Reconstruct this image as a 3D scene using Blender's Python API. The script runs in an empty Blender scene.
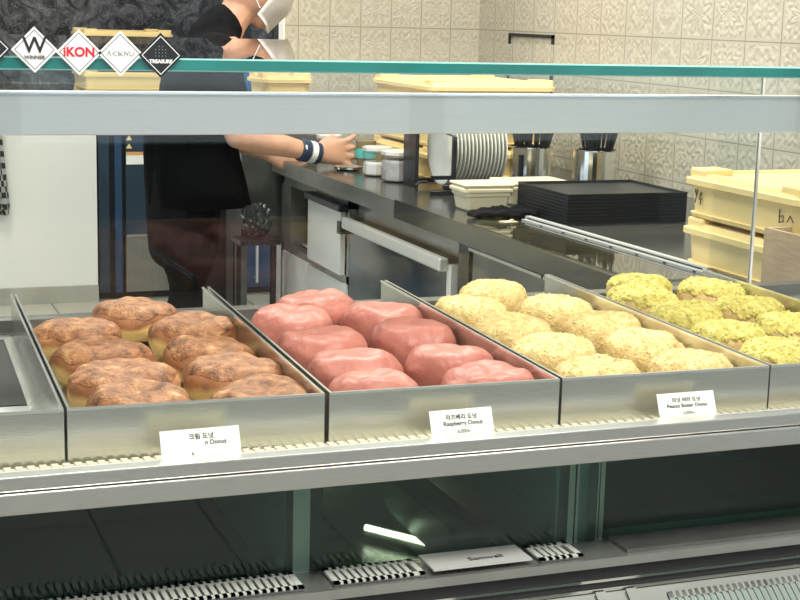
import bpy, bmesh, math, random
from mathutils import Vector, Matrix, noise
random.seed(7)
C = bpy.context.scene.collection
G = 1.35                      # camera height above the floor; heights below are written G - x
PI = math.pi

# ------------------------------------------------------------------ materials
def newmat(name):
    m = bpy.data.materials.new(name); m.use_nodes = True
    nt = m.node_tree
    return m, nt, nt.nodes['Principled BSDF']
def N(nt, typ, **kw):
    n = nt.nodes.new(typ)
    for k, v in kw.items(): setattr(n, k, v)
    return n
def L(nt, a, b): nt.links.new(a, b)
def rgba(c): return (c[0], c[1], c[2], 1)
def mat(name, col, rough=.5, metal=0, var=0, vscale=30, bump=0, bscale=60, spec=.5, sss=0, coat=0, stretch=None):
    m, nt, b = newmat(name)
    b.inputs['Roughness'].default_value = rough
    b.inputs['Metallic'].default_value = metal
    b.inputs['Specular IOR Level'].default_value = spec
    b.inputs['Coat Weight'].default_value = coat
    if sss:
        b.inputs['Subsurface Weight'].default_value = sss
        b.inputs['Subsurface Radius'].default_value = (.01, .005, .003)
    tc = N(nt, 'ShaderNodeTexCoord'); mp = N(nt, 'ShaderNodeMapping'); L(nt, tc.outputs['Object'], mp.inputs[0])
    if stretch: mp.inputs['Scale'].default_value = stretch
    nz = N(nt, 'ShaderNodeTexNoise'); nz.inputs['Scale'].default_value = vscale; nz.inputs['Detail'].default_value = 4
    L(nt, mp.outputs[0], nz.inputs['Vector'])
    r = N(nt, 'ShaderNodeValToRGB')
    r.color_ramp.elements[0].position = .3; r.color_ramp.elements[1].position = .7
    r.color_ramp.elements[0].color = rgba([max(0, x*(1-var)) for x in col]); r.color_ramp.elements[1].color = rgba([min(1, x*(1+var)) for x in col])
    L(nt, nz.outputs[0], r.inputs[0]); L(nt, r.outputs[0], b.inputs['Base Color'])
    if bump:
        n2 = N(nt, 'ShaderNodeTexNoise'); n2.inputs['Scale'].default_value = bscale; n2.inputs['Detail'].default_value = 5
        L(nt, mp.outputs[0], n2.inputs['Vector'])
        bp = N(nt, 'ShaderNodeBump'); bp.inputs['Strength'].default_value = bump; bp.inputs['Distance'].default_value = .004
        L(nt, n2.outputs[0], bp.inputs['Height']); L(nt, bp.outputs[0], b.inputs['Normal'])
    return m
def glassmat(name, tint=(.97, .99, .98), r0=.018):
    m = bpy.data.materials.new(name); m.use_nodes = True; nt = m.node_tree
    for n in list(nt.nodes): nt.nodes.remove(n)
    out = N(nt, 'ShaderNodeOutputMaterial'); mx = N(nt, 'ShaderNodeMixShader')
    t = N(nt, 'ShaderNodeBsdfTransparent'); t.inputs[0].default_value = rgba(tint)
    g = N(nt, 'ShaderNodeBsdfGlossy'); g.inputs['Roughness'].default_value = 0.0; g.inputs[0].default_value = (1, 1, 1, 1)
    lw = N(nt, 'ShaderNodeLayerWeight'); lw.inputs['Blend'].default_value = .5
    p = N(nt, 'ShaderNodeMath', operation='POWER'); p.inputs[1].default_value = 5
    mu = N(nt, 'ShaderNodeMath', operation='MULTIPLY_ADD'); mu.inputs[1].default_value = 1-r0; mu.inputs[2].default_value = r0
    L(nt, lw.outputs['Facing'], p.inputs[0]); L(nt, p.outputs[0], mu.inputs[0]); L(nt, mu.outputs[0], mx.inputs[0])
    L(nt, t.outputs[0], mx.inputs[1]); L(nt, g.outputs[0], mx.inputs[2]); L(nt, mx.outputs[0], out.inputs[0])
    return m
def emat(name, col, s):
    m, nt, b = newmat(name)
    b.inputs['Base Color'].default_value = rgba(col); b.inputs['Emission Color'].default_value = rgba(col); b.inputs['Emission Strength'].default_value = s
    return m
def tilemat(name, axis, tw, th, offu, offv, c_lo, c_hi):
    """embossed ornamental square tiles; axis = the horizontal world axis the wall runs along"""
    m, nt, b = newmat(name); b.inputs['Roughness'].default_value = .45
    tc = N(nt, 'ShaderNodeTexCoord'); sp = N(nt, 'ShaderNodeSeparateXYZ'); L(nt, tc.outputs['Object'], sp.inputs[0])
    def mth(op, a, bb=None, c=None):
        n = N(nt, 'ShaderNodeMath', operation=op)
        for i, v in enumerate((a, bb, c)):
            if v is None: continue
            if isinstance(v, (int, float)): n.inputs[i].default_value = v
            else: L(nt, v, n.inputs[i])
        return n.outputs[0]
    u0 = mth('DIVIDE', mth('SUBTRACT', sp.outputs[axis], offu), tw)
    v0 = mth('DIVIDE', mth('SUBTRACT', sp.outputs['Z'], offv), th)
    fu = mth('SUBTRACT', mth('FRACT', u0), .5); fv = mth('SUBTRACT', mth('FRACT', v0), .5)
    cu = mth('FLOOR', u0); cv = mth('FLOOR', v0)
    cmb = N(nt, 'ShaderNodeCombineXYZ'); L(nt, cu, cmb.inputs[0]); L(nt, cv, cmb.inputs[1])
    wn = N(nt, 'ShaderNodeTexWhiteNoise'); L(nt, cmb.outputs[0], wn.inputs['Vector'])
    s3 = N(nt, 'ShaderNodeSeparateColor'); L(nt, wn.outputs['Color'], s3.inputs[0])
    au = mth('ABSOLUTE', fu); av = mth('ABSOLUTE', fv)
    r = mth('SQRT', mth('ADD', mth('MULTIPLY', fu, fu), mth('MULTIPLY', fv, fv)))
    th_ = mth('ARCTAN2', av, au)
    k = mth('ADD', 16, mth('MULTIPLY', s3.outputs[0], 22))
    ph = mth('MULTIPLY', s3.outputs[1], 6.28)
    pet = mth('MULTIPLY', mth('COSINE', mth('MULTIPLY', th_, 8)), mth('ADD', .5, mth('MULTIPLY', s3.outputs[2], 2.5)))
    w1 = mth('SINE', mth('ADD', mth('ADD', mth('MULTIPLY', r, k), ph), pet))
    w2 = mth('MULTIPLY', mth('SINE', mth('MULTIPLY', au, 34)), mth('SINE', mth('ADD', mth('MULTIPLY', av, 34), ph)))
    pat = mth('ADD', mth('MULTIPLY', w1, .6), mth('MULTIPLY', w2, .5))
    nz = N(nt, 'ShaderNodeTexNoise'); nz.inputs['Scale'].default_value = 45; nz.inputs['Detail'].default_value = 5; L(nt, tc.outputs['Object'], nz.inputs['Vector'])
    pat = mth('ADD', pat, mth('MULTIPLY', mth('SUBTRACT', nz.outputs[0], .5), 4))
    edge = mth('MAXIMUM', au, av)
    frame = mth('GREATER_THAN', edge, .435)
    pat = mth('MULTIPLY', pat, mth('SUBTRACT', 1, frame))
    sm = N(nt, 'ShaderNodeMapRange'); sm.inputs[1].default_value = -.9; sm.inputs[2].default_value = .9; L(nt, pat, sm.inputs[0])
    ramp = N(nt, 'ShaderNodeValToRGB'); ramp.color_ramp.elements[0].color = rgba(c_lo); ramp.color_ramp.elements[1].color = rgba(c_hi)
    L(nt, sm.outputs[0], ramp.inputs[0])
    grout = mth('GREATER_THAN', edge, .488)
    mx = N(nt, 'ShaderNodeMixRGB'); L(nt, grout, mx.inputs[0]); L(nt, ramp.outputs[0], mx.inputs[1]); mx.inputs[2].default_value = rgba([x*.62 for x in c_lo])
    L(nt, mx.outputs[0], b.inputs['Base Color'])
    hgt = mth('SUBTRACT', sm.outputs[0], mth('MULTIPLY', grout, 1.5))
    bp = N(nt, 'ShaderNodeBump'); bp.inputs['Strength'].default_value = .35; bp.inputs['Distance'].default_value = .004
    L(nt, hgt, bp.inputs['Height']); L(nt, bp.outputs[0], b.inputs['Normal'])
    return m
def marblemat():
    m, nt, b = newmat('marble'); b.inputs['Roughness'].default_value = .3
    tc = N(nt, 'ShaderNodeTexCoord'); nz = N(nt, 'ShaderNodeTexNoise'); nz.inputs['Scale'].default_value = 8.5; nz.inputs['Detail'].default_value = 9; nz.inputs['Distortion'].default_value = 1.6
    L(nt, tc.outputs['Object'], nz.inputs['Vector'])
    v = N(nt, 'ShaderNodeTexVoronoi', feature='DISTANCE_TO_EDGE'); v.inputs['Scale'].default_value = 11
    mp = N(nt, 'ShaderNodeMixRGB'); mp.inputs[0].default_value = .35; L(nt, tc.outputs['Object'], mp.inputs[1]); L(nt, nz.outputs['Color'], mp.inputs[2]); L(nt, mp.outputs[0], v.inputs['Vector'])
    r1 = N(nt, 'ShaderNodeValToRGB'); r1.color_ramp.elements[0].position = .42; r1.color_ramp.elements[1].position = .62
    r1.color_ramp.elements[0].color = (.012, .012, .014, 1); r1.color_ramp.elements[1].color = (.10, .10, .105, 1); L(nt, nz.outputs[0], r1.inputs[0])
    r2 = N(nt, 'ShaderNodeValToRGB'); r2.color_ramp.elements[0].position = 0; r2.color_ramp.elements[1].position = .05
    r2.color_ramp.elements[0].color = (.2, .2, .2, 1); r2.color_ramp.elements[1].color = (0, 0, 0, 1); L(nt, v.outputs['Distance'], r2.inputs[0])
    ad = N(nt, 'ShaderNodeMixRGB', blend_type='ADD'); ad.inputs[0].default_value = .6; L(nt, r1.outputs[0], ad.inputs[1]); L(nt, r2.outputs[0], ad.inputs[2])
    L(nt, ad.outputs[0], b.inputs['Base Color'])
    return m
def rampnoise(name, stops, scale, rough, detail=6, bump=.3, bscale=150, bdist=.001, zmix=None, spec=.5, sss=.08, coat=0):
    """noise ramp; zmix = (z of band bottom, z of band top, colour below, colour of the pale band)"""
    m, nt, b = newmat(name); b.inputs['Roughness'].default_value = rough; b.inputs['Specular IOR Level'].default_value = spec; b.inputs['Coat Weight'].default_value = coat
    b.inputs['Coat Roughness'].default_value = .15
    b.inputs['Subsurface Weight'].default_value = sss; b.inputs['Subsurface Radius'].default_value = (.006, .003, .002)
    tc = N(nt, 'ShaderNodeTexCoord'); oi = N(nt, 'ShaderNodeObjectInfo')
    off = N(nt, 'ShaderNodeVectorMath', operation='ADD'); cx = N(nt, 'ShaderNodeMath', operation='MULTIPLY'); cx.inputs[1].default_value = 37
    L(nt, oi.outputs['Random'], cx.inputs[0]); L(nt, tc.outputs['Object'], off.inputs[0]); L(nt, cx.outputs[0], off.inputs[1])
    nz = N(nt, 'ShaderNodeTexNoise'); nz.inputs['Scale'].default_value = scale; nz.inputs['Detail'].default_value = detail; nz.inputs['Roughness'].default_value = .62
    L(nt, off.outputs[0], nz.inputs['Vector'])
    r = N(nt, 'ShaderNodeValToRGB')
    while len(r.color_ramp.elements) < len(stops): r.color_ramp.elements.new(.5)
    for e, (p, c) in zip(r.color_ramp.elements, stops): e.position = p; e.color = rgba(c)
    L(nt, nz.outputs[0], r.inputs[0]); last = r.outputs[0]
    if zmix:
        z0, z1, cb, cp = zmix
        sp = N(nt, 'ShaderNodeSeparateXYZ'); L(nt, tc.outputs['Object'], sp.inputs[0])
        n3 = N(nt, 'ShaderNodeTexNoise'); n3.inputs['Scale'].default_value = 22; L(nt, off.outputs[0], n3.inputs['Vector'])
        wob = N(nt, 'ShaderNodeMath', operation='MULTIPLY_ADD'); wob.inputs[1].default_value = .022; L(nt, n3.outputs[0], wob.inputs[0])
        L(nt, sp.outputs['Z'], wob.inputs[2])
        mr = N(nt, 'ShaderNodeMapRange'); mr.inputs[1].default_value = z1+.007; mr.inputs[2].default_value = z1+.013; L(nt, wob.outputs[0], mr.inputs[0])
        mxa = N(nt, 'ShaderNodeMixRGB'); L(nt, mr.outputs[0], mxa.inputs[0]); mxa.inputs[1].default_value = rgba(cp); L(nt, last, mxa.inputs[2])
        mr2 = N(nt, 'ShaderNodeMapRange'); mr2.inputs[1].default_value = z0+.006; mr2.inputs[2].default_value = z0+.014; L(nt, wob.outputs[0], mr2.inputs[0])
        mxb = N(nt, 'ShaderNodeMixRGB'); L(nt, mr2.outputs[0], mxb.inputs[0]); mxb.inputs[1].default_value = rgba(cb); L(nt, mxa.outputs[0], mxb.inputs[2])
        last = mxb.outputs[0]
    L(nt, last, b.inputs['Base Color'])
    n2 = N(nt, 'ShaderNodeTexNoise'); n2.inputs['Scale'].default_value = bscale; n2.inputs['Detail'].default_value = 4; L(nt, off.outputs[0], n2.inputs['Vector'])
    bp = N(nt, 'ShaderNodeBump'); bp.inputs['Strength'].default_value = bump; bp.inputs['Distance'].default_value = bdist
    L(nt, n2.outputs[0], bp.inputs['Height']); L(nt, bp.outputs[0], b.inputs['Normal'])
    return m

M = {}
M['steel'] = mat('brushed_steel', (.60, .60, .57), .30, .95, var=.06, vscale=40, stretch=(1, 12, 30), bump=.05)
M['tray_steel'] = mat('tray_steel', (.62, .61, .56), .26, .95, var=.05, vscale=30, stretch=(1, 1, 20), bump=.04)
M['hem'] = mat('polished_hem', (.85, .85, .82), .22, .9)
M['beam'] = mat('beam_aluminium', (.66, .68, .68), .38, .85, var=.04, vscale=25, stretch=(.4, 1, 40), bump=.04)
M['dsteel'] = mat('dark_steel', (.20, .20, .19), .35, .8, var=.15, vscale=15)
M['msteel'] = mat('mid_steel', (.42, .42, .40), .32, .85, var=.1, vscale=12)
M['sill'] = mat('grey_sill', (.17, .185, .165), .5, .2, var=.1, vscale=20)
M['slat'] = mat('satin_slats', (.56, .58, .53), .5, .3)
M['satin'] = mat('satin_aluminium', (.62, .62, .60), .4, .45)
M['chrome'] = mat('bright_steel', (.8, .8, .78), .15, 1)
M['glass'] = glassmat('clear_glass', (.975, .99, .985))
M['dglass'] = glassmat('green_tinted_glass', (.74, .84, .80), .03)
M['teal'] = mat('teal_glass_edge', (.010, .17, .145), .12, 0, var=.25, vscale=8, stretch=(1, 1, 1))
M['teal_lt'] = mat('pale_glass_arris', (.42, .78, .72), .2)
M['granite'] = mat('speckled_worktop', (.042, .042, .040), .16, 0, var=.5, vscale=420, spec=.6)
M['white'] = mat('white_wall', (.78, .76, .70), .6, 0, var=.02, vscale=2)
M['wpanel'] = mat('white_panel', (.62, .62, .60), .4, 0, var=.04, vscale=6)
M['floor'] = None
M['cream'] = mat('cream_plastic', (.88, .67, .30), .42, 0, var=.05, vscale=5, sss=.1)
M['cream2'] = mat('pale_cream_plastic', (.74, .66, .47), .4, 0, var=.04, vscale=8)
M['black'] = mat('black_plastic', (.016, .018, .020), .38, 0, var=.2, vscale=20)
M['blackmetal'] = mat('black_metal', (.02, .022, .026), .3, .2)
M['rubber'] = mat('black_rubber', (.008, .008, .008), .6)
M['navyglass'] = mat('navy_door', (.030, .052, .075), .12, .1, var=.25, vscale=3)
M['blue'] = mat('blue_film', (.05, .16, .38), .25, .2, var=.25, vscale=3)
M['navyblue'] = mat('navy_blue_panel', (.028, .065, .13), .2, .1, var=.2, vscale=3)
M['taupe'] = mat('taupe_reflection_panel', (.20, .19, .165), .3, .2, var=.1, vscale=20, stretch=(8, 1, .2))  # beige tone and vertical streaks put a reflection into the door colour
M['plate'] = mat('white_ceramic', (.72, .71, .65), .2, 0, var=.02, coat=.3)
M['wood'] = mat('wood_board', (.52, .37, .23), .5, 0, var=.16, vscale=14, stretch=(2, 2, 14), bump=.1)
M['paper'] = mat('card_paper', (.90, .88, .80), .5, 0, var=.01)
M['ink'] = mat('ink', (.02, .02, .02), .6)
M['sticker'] = mat('sticker_white', (.86, .84, .82), .35)
M['red'] = mat('sticker_red', (.75, .01, .03), .4)
M['greyink'] = mat('sticker_grey', (.22, .21, .2), .4)
M['skin'] = mat('skin', (.60, .33, .22), .5, 0, var=.12, vscale=25, sss=.12, bump=.1)
M['shirt'] = mat('black_cloth', (.007, .007, .008), .9, 0, var=.3, vscale=30, bump=.3, bscale=40, spec=.1)
M['apron'] = mat('black_apron_cloth', (.004, .004, .005), .9, 0, var=.2, vscale=30, bump=.2, bscale=30, spec=.1)
M['mask'] = mat('white_mask_cloth', (.80, .79, .77), .7, 0, var=.03)
M['hair'] = mat('black_hair', (.012, .010, .009), .45, 0, var=.3, vscale=80, stretch=(1, 1, .2))
M['navy'] = mat('navy_band', (.015, .028, .065), .6)
M['bin'] = mat('charcoal_bin', (.030, .031, .033), .5, 0, var=.2, vscale=4)
M['powder'] = mat('white_powder', (.85, .83, .78), .9)
M['lav'] = mat('greyish_powder', (.50, .46, .46), .9, 0, var=.2, vscale=60)
M['jar'] = glassmat('jar_plastic', (.88, .87, .86), .06)
M['lidp'] = mat('jar_lid_plastic', (.72, .68, .64), .3, 0, var=.04)
M['tealcup'] = mat('teal_lid', (.10, .50, .48), .4)
M['brown'] = mat('olive_cup', (.22, .17, .09), .5)
M['check'] = None
M['baseb'] = mat('grey_skirting_tile', (.38, .36, .31), .45, 0, var=.12, vscale=10)
M['liner'] = mat('ribbed_cream_liner', (.75, .70, .55), .5)
M['paperliner'] = mat('frosty_liner', (.62, .64, .62), .25, .4, var=.2, vscale=30)
M['ilabel'] = mat('orange_label', (.75, .35, .12), .5)
M['foil'] = mat('crumpled_foil', (.07, .075, .08), .3, .6, bump=.9, bscale=60)
M['inner'] = mat('dark_polished_floor', (.12, .19, .175), .02, .3)
M['innerwall'] = mat('dark_green_wall', (.20, .32, .295), .25, .2)
M['marble'] = marblemat()
M['tile_side'] = tilemat('tile_side', 'Y', .150, .126, .02, G-.0404-.126*8, (.40, .37, .29), (.50, .465, .375))
M['tile_back'] = tilemat('tile_back', 'X', .109, .126, .03, G-.0404-.126*8, (.40, .37, .29), (.50, .465, .375))
def floormat(k=1, nm='floor_tiles'):
    m, nt, b = newmat(nm); b.inputs['Roughness'].default_value = .35
    tc = N(nt, 'ShaderNodeTexCoord'); br = N(nt, 'ShaderNodeTexBrick'); br.offset = 0
    br.inputs['Color1'].default_value = (.50*k, .47*k, .39*k, 1); br.inputs['Color2'].default_value = (.46*k, .43*k, .36*k, 1); br.inputs['Mortar'].default_value = (.20*k, .18*k, .15*k, 1)
    br.inputs['Scale'].default_value = 1; br.inputs['Brick Width'].default_value = .3; br.inputs['Row Height'].default_value = .3; br.inputs['Mortar Size'].default_value = .005
    L(nt, tc.outputs['Object'], br.inputs[0]); L(nt, br.outputs[0], b.inputs['Base Color']); return m
M['floor'] = floormat()
M['floor2'] = floormat(.8, 'customer_floor_tiles')
def checkmat():
    m, nt, b = newmat('checked_cloth'); b.inputs['Roughness'].default_value = .9
    tc = N(nt, 'ShaderNodeTexCoord'); ck = N(nt, 'ShaderNodeTexChecker'); ck.inputs['Scale'].default_value = 38
    ck.inputs[1].default_value = (.62, .62, .58, 1); ck.inputs[2].default_value = (.07, .07, .07, 1)
    L(nt, tc.outputs['Object'], ck.inputs[0]); L(nt, ck.outputs[0], b.inputs['Base Color']); return m
M['check'] = checkmat()

M['dough_cin'] = rampnoise('caramelised_dough', [(.30, (.20, .065, .022)), (.45, (.34, .125, .045)), (.58, (.44, .18, .07)), (.72, (.54, .27, .11))], 26, .6, bump=.6, bscale=260, bdist=.0014,
                           zmix=(.007, .025, (.42, .22, .09), (.80, .54, .20)))
M['sugar_crust'] = rampnoise('torched_sugar_crust', [(.33, (.10, .036, .016)), (.42, (.26, .10, .036)), (.51, (.38, .145, .055)), (.61, (.50, .23, .09)), (.72, (.74, .46, .22))], 70, .48, detail=9, bump=1, bscale=330, bdist=.0022, coat=.0)
M['dough'] = rampnoise('fried_dough', [(.3, (.42, .19, .06)), (.7, (.62, .33, .12))], 20, .6)
M['icing'] = rampnoise('raspberry_icing', [(.3, (.44, .135, .102)), (.6, (.54, .180, .135)), (.8, (.64, .28, .21))], 16, .47, bump=.8, bscale=55, bdist=.004, coat=.05, sss=.05)
M['peanut'] = rampnoise('peanut_crumb', [(.3, (.60, .38, .13)), (.7, (.90, .71, .34))], 90, .6, bump=.5)
M['pistachio'] = rampnoise('pistachio_crumb', [(.3, (.36, .28, .05)), (.5, (.60, .50, .12)), (.75, (.80, .69, .28))], 110, .6, bump=.5)
M['dough_pale'] = rampnoise('sugared_dough', [(.3, (.56, .36, .14)), (.7, (.78, .58, .28))], 40, .65, bump=.6, bscale=300)

# ------------------------------------------------------------------ mesh helpers
def link(name, bm, m, parent=None, smooth=False, loc=None):
    bmesh.ops.recalc_face_normals(bm, faces=bm.faces)
    me = bpy.data.meshes.new(name); bm.to_mesh(me); bm.free()
    if isinstance(m, (list, tuple)):
        for q in m: me.materials.append(q)
    else: me.materials.append(m)
    if smooth:
        for p in me.polygons: p.use_smooth = True
    o = bpy.data.objects.new(name, me); C.objects.link(o)
    if parent: o.parent = parent
    if loc: o.location = loc
    return o
def tag(o, label=None, cat=None, group=None, kind=None):
    if label: o['label'] = label
    if cat: o['category'] = cat
    if group: o['group'] = group
    if kind: o['kind'] = kind
    return o
def thing(name, label, cat, loc=(0, 0, 0), rz=0, group=None):
    o = bpy.data.objects.new(name, None); o.empty_display_size = .05; C.objects.link(o)
    o.location = loc; o.rotation_euler = (0, 0, rz)
    return tag(o, label, cat, group)
def struct(name, bm, m, parent=None):
    o = link(name, bm, m, parent)
    if not parent: o['kind'] = 'structure'
    return o
def box(bm, x0, x1, y0, y1, z0, z1, bev=0, mi=0):
    r = bmesh.ops.create_cube(bm, size=1)
    vs = r['verts']
    for v in vs:
        v.co = Vector((x0+(v.co.x+.5)*(x1-x0), y0+(v.co.y+.5)*(y1-y0), z0+(v.co.z+.5)*(z1-z0)))
    fs = set(f for v in vs for f in v.link_faces)
    for f in fs: f.material_index = mi
    if bev:
        es = list(set(e for v in vs for e in v.link_edges))
        bmesh.ops.bevel(bm, geom=es, offset=bev, segments=2, affect='EDGES', profile=.5)
    return vs
def B(*a, **k):
    bm = bmesh.new(); box(bm, *a, **k); return bm
def lathe(bm, prof, seg=32, c=(0, 0, 0), axis='Z', cap=True):
    rings = []
    for r, z in prof:
        ring = []
        for i in range(seg):
            a = 2*PI*i/seg
            p = (r*math.cos(a), r*math.sin(a), z)
            if axis == 'X': p = (z, p[0], p[1])
            if axis == 'Y': p = (p[0], z, p[1])
            ring.append(bm.verts.new(Vector(p)+Vector(c)))
        rings.append(ring)
    for a, b in zip(rings, rings[1:]):
        for i in range(seg): bm.faces.new((a[i], a[(i+1) % seg], b[(i+1) % seg], b[i]))
    if cap: bm.faces.new(rings[0]); bm.faces.new(rings[-1])
    return rings
def tube(bm, pts, r, seg=8, flat=1.0):
    pts = [Vector(p) for p in pts]; rs = r if isinstance(r, (list, tuple)) else [r]*len(pts)
    rings = []; up = Vector((0, 0, 1))
    for i, p in enumerate(pts):
        d = (pts[min(i+1, len(pts)-1)]-pts[max(i-1, 0)]).normalized()
        a = d.cross(up)
        if a.length < .05: a = d.cross(Vector((0, 1, 0)))
        a.normalize(); b = d.cross(a).normalized()
        rings.append([bm.verts.new(p+(a*math.cos(2*PI*k/seg)+b*math.sin(2*PI*k/seg)*flat)*rs[i]) for k in range(seg)])
    for a, b in zip(rings, rings[1:]):
        for i in range(seg): bm.faces.new((a[i], a[(i+1) % seg], b[(i+1) % seg], b[i]))
    bm.faces.new(rings[0]); bm.faces.new(rings[-1])
def loft(bm, secs, seg=20, power=2.0):
    """secs: (centre, rx, ry) horizontal ellipses, or (centre, U, V) with vectors; closed rounded ends"""
    rings = []
    full = []
    for c, u, v in secs:
        U = u if isinstance(u, Vector) else Vector((u, 0, 0)); V = v if isinstance(v, Vector) else Vector((0, v, 0))
        full.append((Vector(c), U, V))
    c0, U0, V0 = full[0]; c1 = full[1][0]; n = (c0-c1).normalized(); e = min(U0.length, V0.length)
    pre = [(c0+n*e*.5, U0*.55, V0*.55), (c0+n*e*.28, U0*.86, V0*.86)]
    c0, U0, V0 = full[-1]; c1 = full[-2][0]; n = (c0-c1).normalized(); e = min(U0.length, V0.length)
    post = [(c0+n*e*.28, U0*.86, V0*.86), (c0+n*e*.5, U0*.55, V0*.55)]
    for c, U, V in pre+full+post:
        ring = []
        for k in range(seg):
            a = 2*PI*k/seg; ca, sa = math.cos(a), math.sin(a)
            ring.append(bm.verts.new(c+U*math.copysign(abs(ca)**(2/power), ca)+V*math.copysign(abs(sa)**(2/power), sa)))
        rings.append(ring)
    for a, b in zip(rings, rings[1:]):
        for i in range(seg): bm.faces.new((a[i], a[(i+1) % seg], b[(i+1) % seg], b[i]))
    bm.faces.new(rings[0]); bm.faces.new(rings[-1])
def limb(bm, pts, rs, seg=14, flat=1.0):
    """tapered limb through pts with rounded ends"""
    tube(bm, pts, rs, seg, flat)
    for p, r in ((pts[0], rs[0]), (pts[-1], rs[-1])):
        bmesh.ops.create_uvsphere(bm, u_segments=12, v_segments=8, radius=r*.98, matrix=Matrix.Translation(p))
def text(name, s, size, m, parent, loc, rot, align='CENTER', ext=.0002, bold=0, font_scale=1):
    cu = bpy.data.curves.new(name, 'FONT'); cu.body = s; cu.size = size; cu.align_x = align; cu.align_y = 'CENTER'; cu.extrude = ext; cu.offset = bold; cu.space_character = 1.0
    t = bpy.data.objects.new('tmp', cu); C.objects.link(t)
    dg = bpy.context.evaluated_depsgraph_get(); dg.update()
    me = bpy.data.meshes.new_from_object(t.evaluated_get(dg)); bpy.data.objects.remove(t)
    me.name = name; me.materials.clear(); me.materials.append(m)
    o = bpy.data.objects.new(name, me); C.objects.link(o); o.location = loc; o.rotation_euler = rot
    if parent: o.parent = parent
    return o
def copy_tree(o, parent=None):
    c = o.copy(); C.objects.link(c); c.parent = parent
    for ch in [q for q in bpy.data.objects if q.parent == o]: copy_tree(ch, c)
    return c

# ------------------------------------------------------------------ the room
struct('floor', B(-4, 6, 1.3, 7.8, -.05, 0), M['floor'])
struct('floor', B(-4, 6, -4.6, 1.3, -.05, 0), M['floor2'])
WX = 2.10; BY = 4.80
struct('wall_right', B(WX, WX+.12, 2.80, BY+.12, 0, 2.9), M['tile_side'])
struct('wall_back', B(1.40, WX, BY, BY+.05, 0, 2.9), M['tile_back'])
struct('trim_1', B(1.394, 1.40, BY-.003, BY+.05, 0, 2.9), M['white'])
struct('wall_left', B(-4, 1.118, 6.90, 7.0, 0, .84), M['white'])
struct('wall_far', B(-4, 6, 7.70, 7.8, 0, 2.9), M['marble'])
struct('baseboard_left', B(-4, 1.118, 6.88, 6.90, 0, .078), M['baseb'])
struct('wall_near', B(WX-.06, WX+.12, 1.0, 2.80, 0, 2.9), M['dsteel'])
struct('ceiling', B(-4, 6, -4.6, 7.8, 2.9, 3.0), M['white'])
# recessed access hatch in the tiled side wall
t = thing('access_hatch', 'tile covered access hatch with a dark outline in the right wall', 'hatch', (WX, 4.38, G-.047-.15))
bm = bmesh.new(); w, h = .165, .15
box(bm, -.006, .002, -w, w, h-.010, h); box(bm, -.006, .002, -w, w, -h, -h+.006)
box(bm, -.006, .002, -w, -w+.012, -h, h); box(bm, -.006, .002, w-.008, w, -h, h)
link('hatch_gap', bm, M['rubber'], t)
# storefront behind the camera
bm = bmesh.new()
for a, b_ in ((-4, -3.2), (-1.35, -1.2), (.65, .80), (2.75, 2.9), (5.1, 6)): box(bm, a, b_, -4.6, -4.5, 0, 2.9)
box(bm, -4, 6, -4.6, -4.5, 2.45, 2.9); box(bm, -4, 6, -4.6, -4.5, 0, .72)
struct('wall_front', bm, M['blackmetal'])
bm = bmesh.new(); box(bm, -3.2, 5.1, -4.56, -4.55, .18, 2.45); struct('window_1', bm, M['glass'])

# ------------------------------------------------------------------ display case
XL, XR = -.45, 1.62
case = thing('display_case', 'stainless steel and glass bakery display case holding the donut trays', 'display case', (0, 0, 0))
# top pane and its green edge
YF = 1.268
zt0, zt1 = G-.0515, G-.0405
link('top_glass', B(XL, XR, YF+.002, 2.24, zt0, zt1), M['glass'], case)
bm = bmesh.new()
box(bm, XL, XR, YF-.004, YF+.002, zt0+.0012, zt1-.0012, mi=0)
box(bm, XL, XR, YF-.003, YF+.002, zt1-.0012, zt1, mi=1)
box(bm, XL, XR, YF-.003, YF+.002, zt0, zt0+.0012, mi=1)
link('top_glass_edge', bm, [M['teal'], M['teal_lt']], case)['label'] = 'teal green polished glass edge'
link('front_glass', B(XL, XR, YF, YF+.005, G-.395, zt0), M['glass'], case)
# beam
bm = bmesh.new(); box(bm, XL, XR, 1.80, 1.84, G-.150, G-.099, bev=.0012); link('upper_beam', bm, M['beam'], case)
bm = bmesh.new(); box(bm, XL, XR, 1.797, 1.80, G-.1005, G-.0985); link('beam_lip', bm, M['chrome'], case)
# sliding rear panes
link('rear_pane', B(XL, 1.315, 1.93, 1.934, G-.395, G-.062), M['glass'], case)
link('pane_edge', B(1.315, 1.3185, 1.929, 1.935, G-.395, G-.062), M['lidp'], case)['label'] = 'pale vertical edge of the sliding pane'
link('rear_pane', B(1.25, XR, 1.942, 1.946, G-.395, G-.062), M['glass'], case)
link('rear_track', B(XL, XR, 1.922, 1.952, G-.415, G-.397), M['dsteel'], case)
link('top_track', B(XL, XR, 1.925, 1.95, G-.062, zt0), M['glass'], case)
# deck, front rail
link('shelf_deck', B(XL, XR, 1.275, 1.955, G-.428, G-.4135), M['steel'], case)
bm = bmesh.new()
box(bm, XL, XR, 1.258, 1.276, G-.4105, G-.3975, bev=.0012); link('front_rail', bm, M['steel'], case)
bm = bmesh.new()
box(bm, XL, XR, 1.254, 1.276, G-.4305, G-.4113, bev=.0015); link('front_rail', bm, M['steel'], case)
bm = bmesh.new(); box(bm, XL, XR, 1.2765, 1.282, G-.4135, G-.3990); link('glass_channel', bm, M['lidp'], case)
bm = bmesh.new()
box(bm, XL, XR, 1.283, 1.323, G-.4135, G-.4095)
x = XL
while x < XR: box(bm, x, x+.0065, 1.283, 1.323, G-.4095, G-.4078); x += .0105
link('ribbed_liner', bm, M['liner'], case)['label'] = 'cream ribbed strip in front of the trays'
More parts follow.
